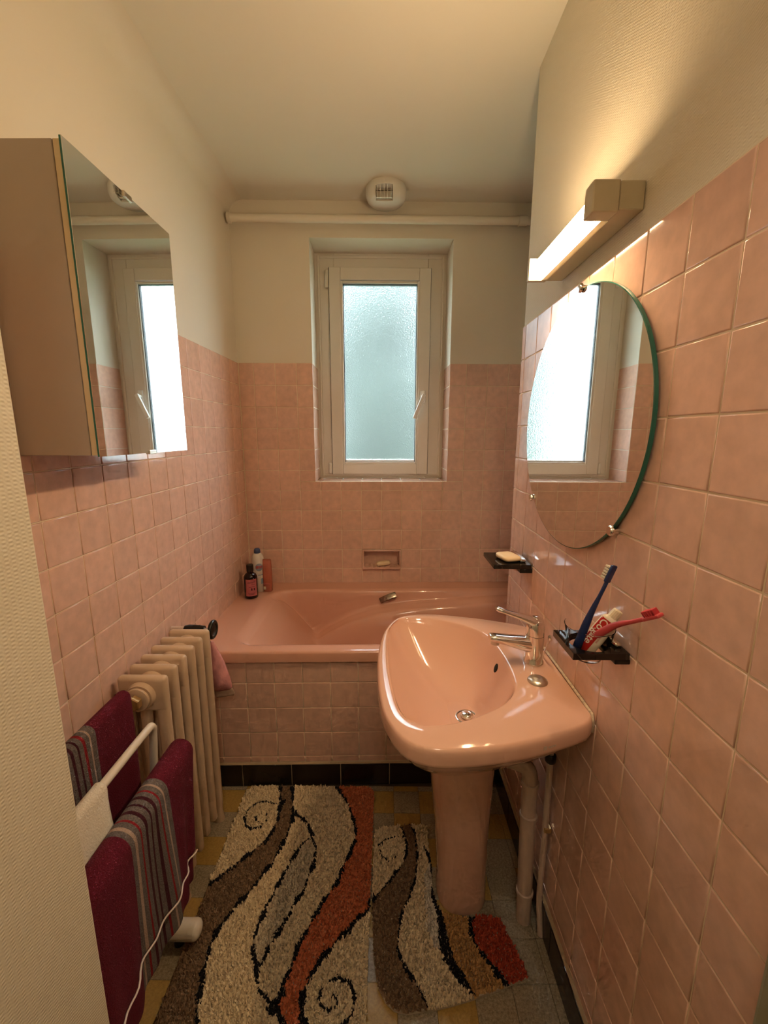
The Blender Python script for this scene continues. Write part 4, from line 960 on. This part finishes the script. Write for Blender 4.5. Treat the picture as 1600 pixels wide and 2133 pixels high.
# ------------------------------------------------------------------ shag rugs
def inside(P, poly):
    x, y = P[:, 0], P[:, 1]; c = np.zeros(len(P), bool); n = len(poly)
    for i in range(n):
        x0, y0 = poly[i]; x1, y1 = poly[(i+1) % n]
        if y0 == y1: continue
        m_ = ((y0 > y) != (y1 > y)) & (x < (x1-x0)*(y-y0)/(y1-y0)+x0); c ^= m_
    return c
def near_line(P, line, r):
    d = np.full(len(P), 9.0); k = len(line)-1
    for i in range(k):
        a = np.array(line[i]); b = np.array(line[i+1]); e = b-a; L2 = max(e @ e, 1e-9)
        t = np.clip(((P-a) @ e)/L2, 0, 1); d = np.minimum(d, np.hypot(*(P-(a+t[:, None]*e)).T))
    return d < (r if np.isscalar(r) else r)
def shag(parent, P, zone, names, hts, step):
    """tufts: leaning three-sided blades, one mesh for each colour"""
    for zi, (nm, mt) in enumerate(names):
        Q = P[zone == zi]; k = len(Q)
        if not k: continue
        h = hts[zi]*(0.75+0.5*rng.random(k)); ph = rng.random(k)*6.283; rr = step*(0.72+0.35*rng.random(k))
        lean = step*0.6; tip = np.stack([Q[:, 0]+rng.normal(0, lean, k), Q[:, 1]+rng.normal(0, lean, k), 0.0085+h*0.62], 1)
        Vs = np.zeros((k, 5, 3))
        for j in range(3):
            a = ph+2.094*j; Vs[:, j, 0] = Q[:, 0]+rr*np.cos(a); Vs[:, j, 1] = Q[:, 1]+rr*np.sin(a); Vs[:, j, 2] = 0.0082
        a = ph+1.0; Vs[:, 3] = tip+np.stack([np.cos(a), np.sin(a), 0*a], 1)*(rr*0.6)[:, None]
        Vs[:, 4] = tip-np.stack([np.cos(a), np.sin(a), 0*a], 1)*(rr*0.6)[:, None]
        idx = np.arange(k)[:, None]*5
        Fs = np.concatenate([idx+np.array([[0, 1, 3]]), idx+np.array([[1, 4, 3]]), idx+np.array([[1, 2, 4]]), idx+np.array([[2, 0, 4]]), idx+np.array([[0, 3, 4]])])
        Vs = Vs.reshape(-1, 3)-np.array(parent.location)
        me = bpy.data.meshes.new(nm); me.from_pydata(Vs.tolist(), [], Fs.tolist()); me.update()
        o = mk(nm, me, mt, parent); o['kind'] = 'stuff'
def grid_pts(x0, x1, y0, y1, step):
    gx, gy = np.meshgrid(np.arange(x0, x1, step), np.arange(y0, y1, step)); P = np.stack([gx.ravel(), gy.ravel()], 1)
    return P+rng.uniform(-0.45, 0.45, P.shape)*step
sp1 = [(-.416, 1.375), (-.467, 1.388), (-.506, 1.380), (-.526, 1.353), (-.530, 1.317), (-.512, 1.284), (-.487, 1.274), (-.458, 1.282), (-.444, 1.308), (-.450, 1.331), (-.475, 1.338), (-.489, 1.325), (-.484, 1.308), (-.468, 1.298)]
brL = [(-.431, 1.47), (-.431, 1.459), (-.410, 1.386), (-.402, 1.309), (-.412, 1.257), (-.427, 1.221), (-.460, 1.190), (-.495, 1.149), (-.521, 1.122), (-.565, 1.083)]
brR = [(-.382, 1.47), (-.382, 1.459), (-.352, 1.339), (-.348, 1.300), (-.356, 1.239), (-.369, 1.191), (-.377, 1.158), (-.398, 1.119), (-.415, 1.086), (-.432, 1.057), (-.457, 1.020), (-.471, .991), (-.485, .963), (-.492, .928), (-.489, .898), (-.487, .864), (-.479, .837), (-.477, .818), (-.468, .785), (-.458, .763), (-.43, .70), (-.40, .62), (-.39, .52), (-.40, .42)]
lfL = [(-.351, 1.334), (-.318, 1.324), (-.284, 1.290), (-.266, 1.249), (-.298, 1.209), (-.317, 1.163), (-.331, 1.120), (-.345, 1.083), (-.352, 1.051), (-.363, 1.024), (-.364, 1.001), (-.370, .986), (-.372, .958), (-.375, .935), (-.364, .905), (-.350, .878), (-.338, .848), (-.325, .827), (-.298, .808), (-.270, .795)]
lfR = [(-.266, 1.249), (-.244, 1.209), (-.239, 1.155), (-.251, 1.109), (-.258, 1.066), (-.277, 1.031), (-.285, 1.002), (-.300, .977), (-.313, .947), (-.324, .924), (-.331, .902), (-.336, .884), (-.350, .878)]
ruL = [(-.205, 1.47), (-.199, 1.461), (-.180, 1.427), (-.147, 1.383), (-.124, 1.326), (-.109, 1.273), (-.108, 1.232), (-.121, 1.189), (-.141, 1.144), (-.155, 1.091), (-.181, 1.056), (-.198, 1.022), (-.217, .987), (-.229, .954), (-.248, .917), (-.251, .884), (-.262, .859), (-.266, .839), (-.265, .820), (-.273, .804), (-.262, .786), (-.254, .764), (-.22, .69), (-.15, .60), (-.04, .52)]
ruR = [(-.03, 1.055), (-.042, 1.040), (-.055, 1.011), (-.080, .995), (-.109, .961), (-.140, .935), (-.169, .901), (-.188, .877), (-.201, .850), (-.211, .828), (-.212, .805), (-.208, .783), (-.196, .765), (-.16, .72), (-.10, .66), (-.03, .62)]
sp2 = [(-.15, .745), (-.097, .767), (-.078, .795), (-.079, .817), (-.081, .829), (-.091, .843), (-.124, .853), (-.154, .843), (-.169, .826), (-.168, .810), (-.153, .794), (-.138, .792), (-.124, .801), (-.122, .814), (-.134, .817)]
rug = thing('shag_rug', (-0.305, 0.95, 0), 'large rectangular shag rug with swirls along the radiator side', 'rug', 'swirl patterned shag rugs')
RX0, RX1, RY0, RY1 = -0.563, -0.047, 0.42, 1.462
def rrect(x0, x1, y0, y1, r, n=8):
    out = []
    for cx, cy, a0 in ((x1-r, y1-r, 0), (x0+r, y1-r, 90), (x0+r, y0+r, 180), (x1-r, y0+r, 270)):
        for k in range(n+1): a = math.radians(a0+90*k/n); out.append((cx+r*math.cos(a), cy+r*math.sin(a)))
    return out
def backing(poly, parent):
    mb = MB(parent.location); mb.loft([[(x, y, 0.0005) for x, y in poly], [(x, y, 0.0080) for x, y in poly]]); mb.done('backing', 'rugback', parent)
poly = rrect(RX0, RX1, RY0, RY1, 0.035); backing(poly, rug)
ST = 0.0042
P = grid_pts(RX0, RX1, RY0, RY1, ST); P = P[inside(P, poly)]
zone = np.zeros(len(P), int)                        # 0 cream 1 grey 2 taupe 3 rust 4 black
zone[inside(P, brL+[(-.60, 1.083), (-.60, .40), (-.40, .40)]+brR[::-1])] = 2
zone[inside(P, lfL[3:]+[(-.31, .85)]+lfR[::-1])] = 1
zone[inside(P, lfL[3:16]+lfR[::-1])] = 1
zone[inside(P, ruL+[(-.03, .52), (-.03, .62)]+ruR[::-1]+[(-.02, 1.47)])] = 3
zone[inside(P, lfL[15:]+[(-.273, .804), (-.266, .839), (-.262, .859), (-.251, .884), (-.30, .90)])] = np.where(zone[inside(P, lfL[15:]+[(-.273, .804), (-.266, .839), (-.262, .859), (-.251, .884), (-.30, .90)])] == 3, 3, 0)
for ln, wd_ in ((sp1, .0032), (brL, .0052), (brR, .0055), (lfL, .0048), (lfR, .0048), (ruL, .0052), (ruR, .0062), (sp2, .0040)):
    wv = wd_*1.25*(0.8+0.35*np.sin(P[:, 1]*57+P[:, 0]*31)+0.3*np.sin(P[:, 1]*140))
    zone[near_line(P, ln, wv)] = 4
for tri in ([(-.416, 1.395), (-.392, 1.40), (-.402, 1.35)], [(-.345, 1.352), (-.358, 1.325), (-.318, 1.324)], [(-.28, .815), (-.235, .76), (-.30, .79)], [(-.273, 1.262), (-.258, 1.262), (-.262, 1.235)]):
    zone[inside(P, tri)] = 4
shag(rug, P, zone, (('cream_pile', 'p_cream'), ('grey_pile', 'p_grey'), ('taupe_pile', 'p_brown'), ('rust_pile', 'p_rust'), ('black_pile', 'p_black')), (0.0135, 0.013, 0.0125, 0.0125, 0.011), ST)
# contour mat around the pedestal
mout = [(-.040, 1.258), (-.033, 1.276), (-.002, 1.287), (.047, 1.289), (.091, 1.297), (.150, 1.292), (.150, 1.143), (.150, 1.060), (.162, 1.020), (.188, 1.004), (.248, .998), (.297, 1.006), (.321, 1.002), (.341, .992), (.352, .955), (.366, .916), (.378, .877), (.377, .861), (.328, .848), (.300, .839), (.221, .818), (.166, .806), (.120, .798), (.052, .790), (.022, .796), (-.001, .812), (-.018, .838), (-.027, .880), (-.035, .952), (-.041, 1.025), (-.041, 1.141)]
m1 = [(.053, 1.290), (.068, 1.253), (.074, 1.214), (.064, 1.167), (.033, 1.123), (-.006, 1.077), (-.045, 1.042)]
m2 = [(.088, 1.30), (.108, 1.253), (.108, 1.178), (.095, 1.105), (.073, 1.051), (.049, 1.010), (.036, .952), (.035, .917), (.048, .887), (.067, .858), (.089, .834), (.112, .79)]
wh = [(.156, 1.173), (.126, 1.119), (.124, 1.052), (.121, .972), (.138, .921), (.151, .911), (.156, .935), (.154, .953), (.153, 1.019), (.143, 1.056), (.153, 1.105), (.165, 1.143)]
bkp = [(.128, 1.222), (.162, 1.178), (.157, 1.105), (.160, 1.043), (.174, .987), (.180, .943), (.187, .901), (.209, .863), (.232, .82), (.195, .842), (.178, .866), (.161, .891), (.151, .925), (.154, 1.003), (.141, 1.052), (.150, 1.105), (.147, 1.153)]
m5 = [(.255, 1.003), (.246, .961), (.250, .940), (.266, .915), (.281, .892), (.297, .873), (.308, .854), (.324, .838)]
sp3 = [(.066, 1.250), (.030, 1.247), (-.007, 1.235), (-.023, 1.213), (-.015, 1.177), (.008, 1.164), (.034, 1.177)]
mat_ = thing('shag_mat', (0.15, 0.95, 0), 'small contour shag mat fitted around the sink pedestal', 'mat', 'swirl patterned shag rugs')
backing(mout, mat_)
P = grid_pts(-.06, .40, .77, 1.31, ST); P = P[inside(P, mout)]
zone = np.zeros(len(P), int)                        # 0 cream 1 ochre 2 taupe 3 red 4 black 5 white
zone[inside(P, m1+[(-.06, 1.04), (-.06, .77), (.112, .77)]+m2[::-1])] = 2
och = [(.162, 1.0), (.174, .987), (.180, .943), (.187, .901), (.209, .863), (.232, .81), (.324, .82)]+m5[::-1]+[(.162, 1.03)]
zone[inside(P, och)] = 1
zone[inside(P, m5+[(.33, .80), (.42, .80), (.42, 1.05), (.25, 1.05)])] = 3
zone[inside(P, wh)] = 5; zone[inside(P, bkp)] = 4
for ln, wd_ in ((m1, .004), (m2, .0035), (m5, .006), (sp3, .003)):
    wv = wd_*1.25*(0.8+0.35*np.sin(P[:, 1]*57+P[:, 0]*31)+0.3*np.sin(P[:, 1]*140)); zone[near_line(P, ln, wv)] = 4
shag(mat_, P, zone, (('cream_pile', 'p_cream'), ('ochre_pile', 'p_ochre'), ('taupe_pile', 'p_brown'), ('red_pile', 'p_red'), ('black_pile', 'p_black'), ('white_pile', 'p_white')), (0.015, 0.0135, 0.0125, 0.0135, 0.010, 0.0145), ST)
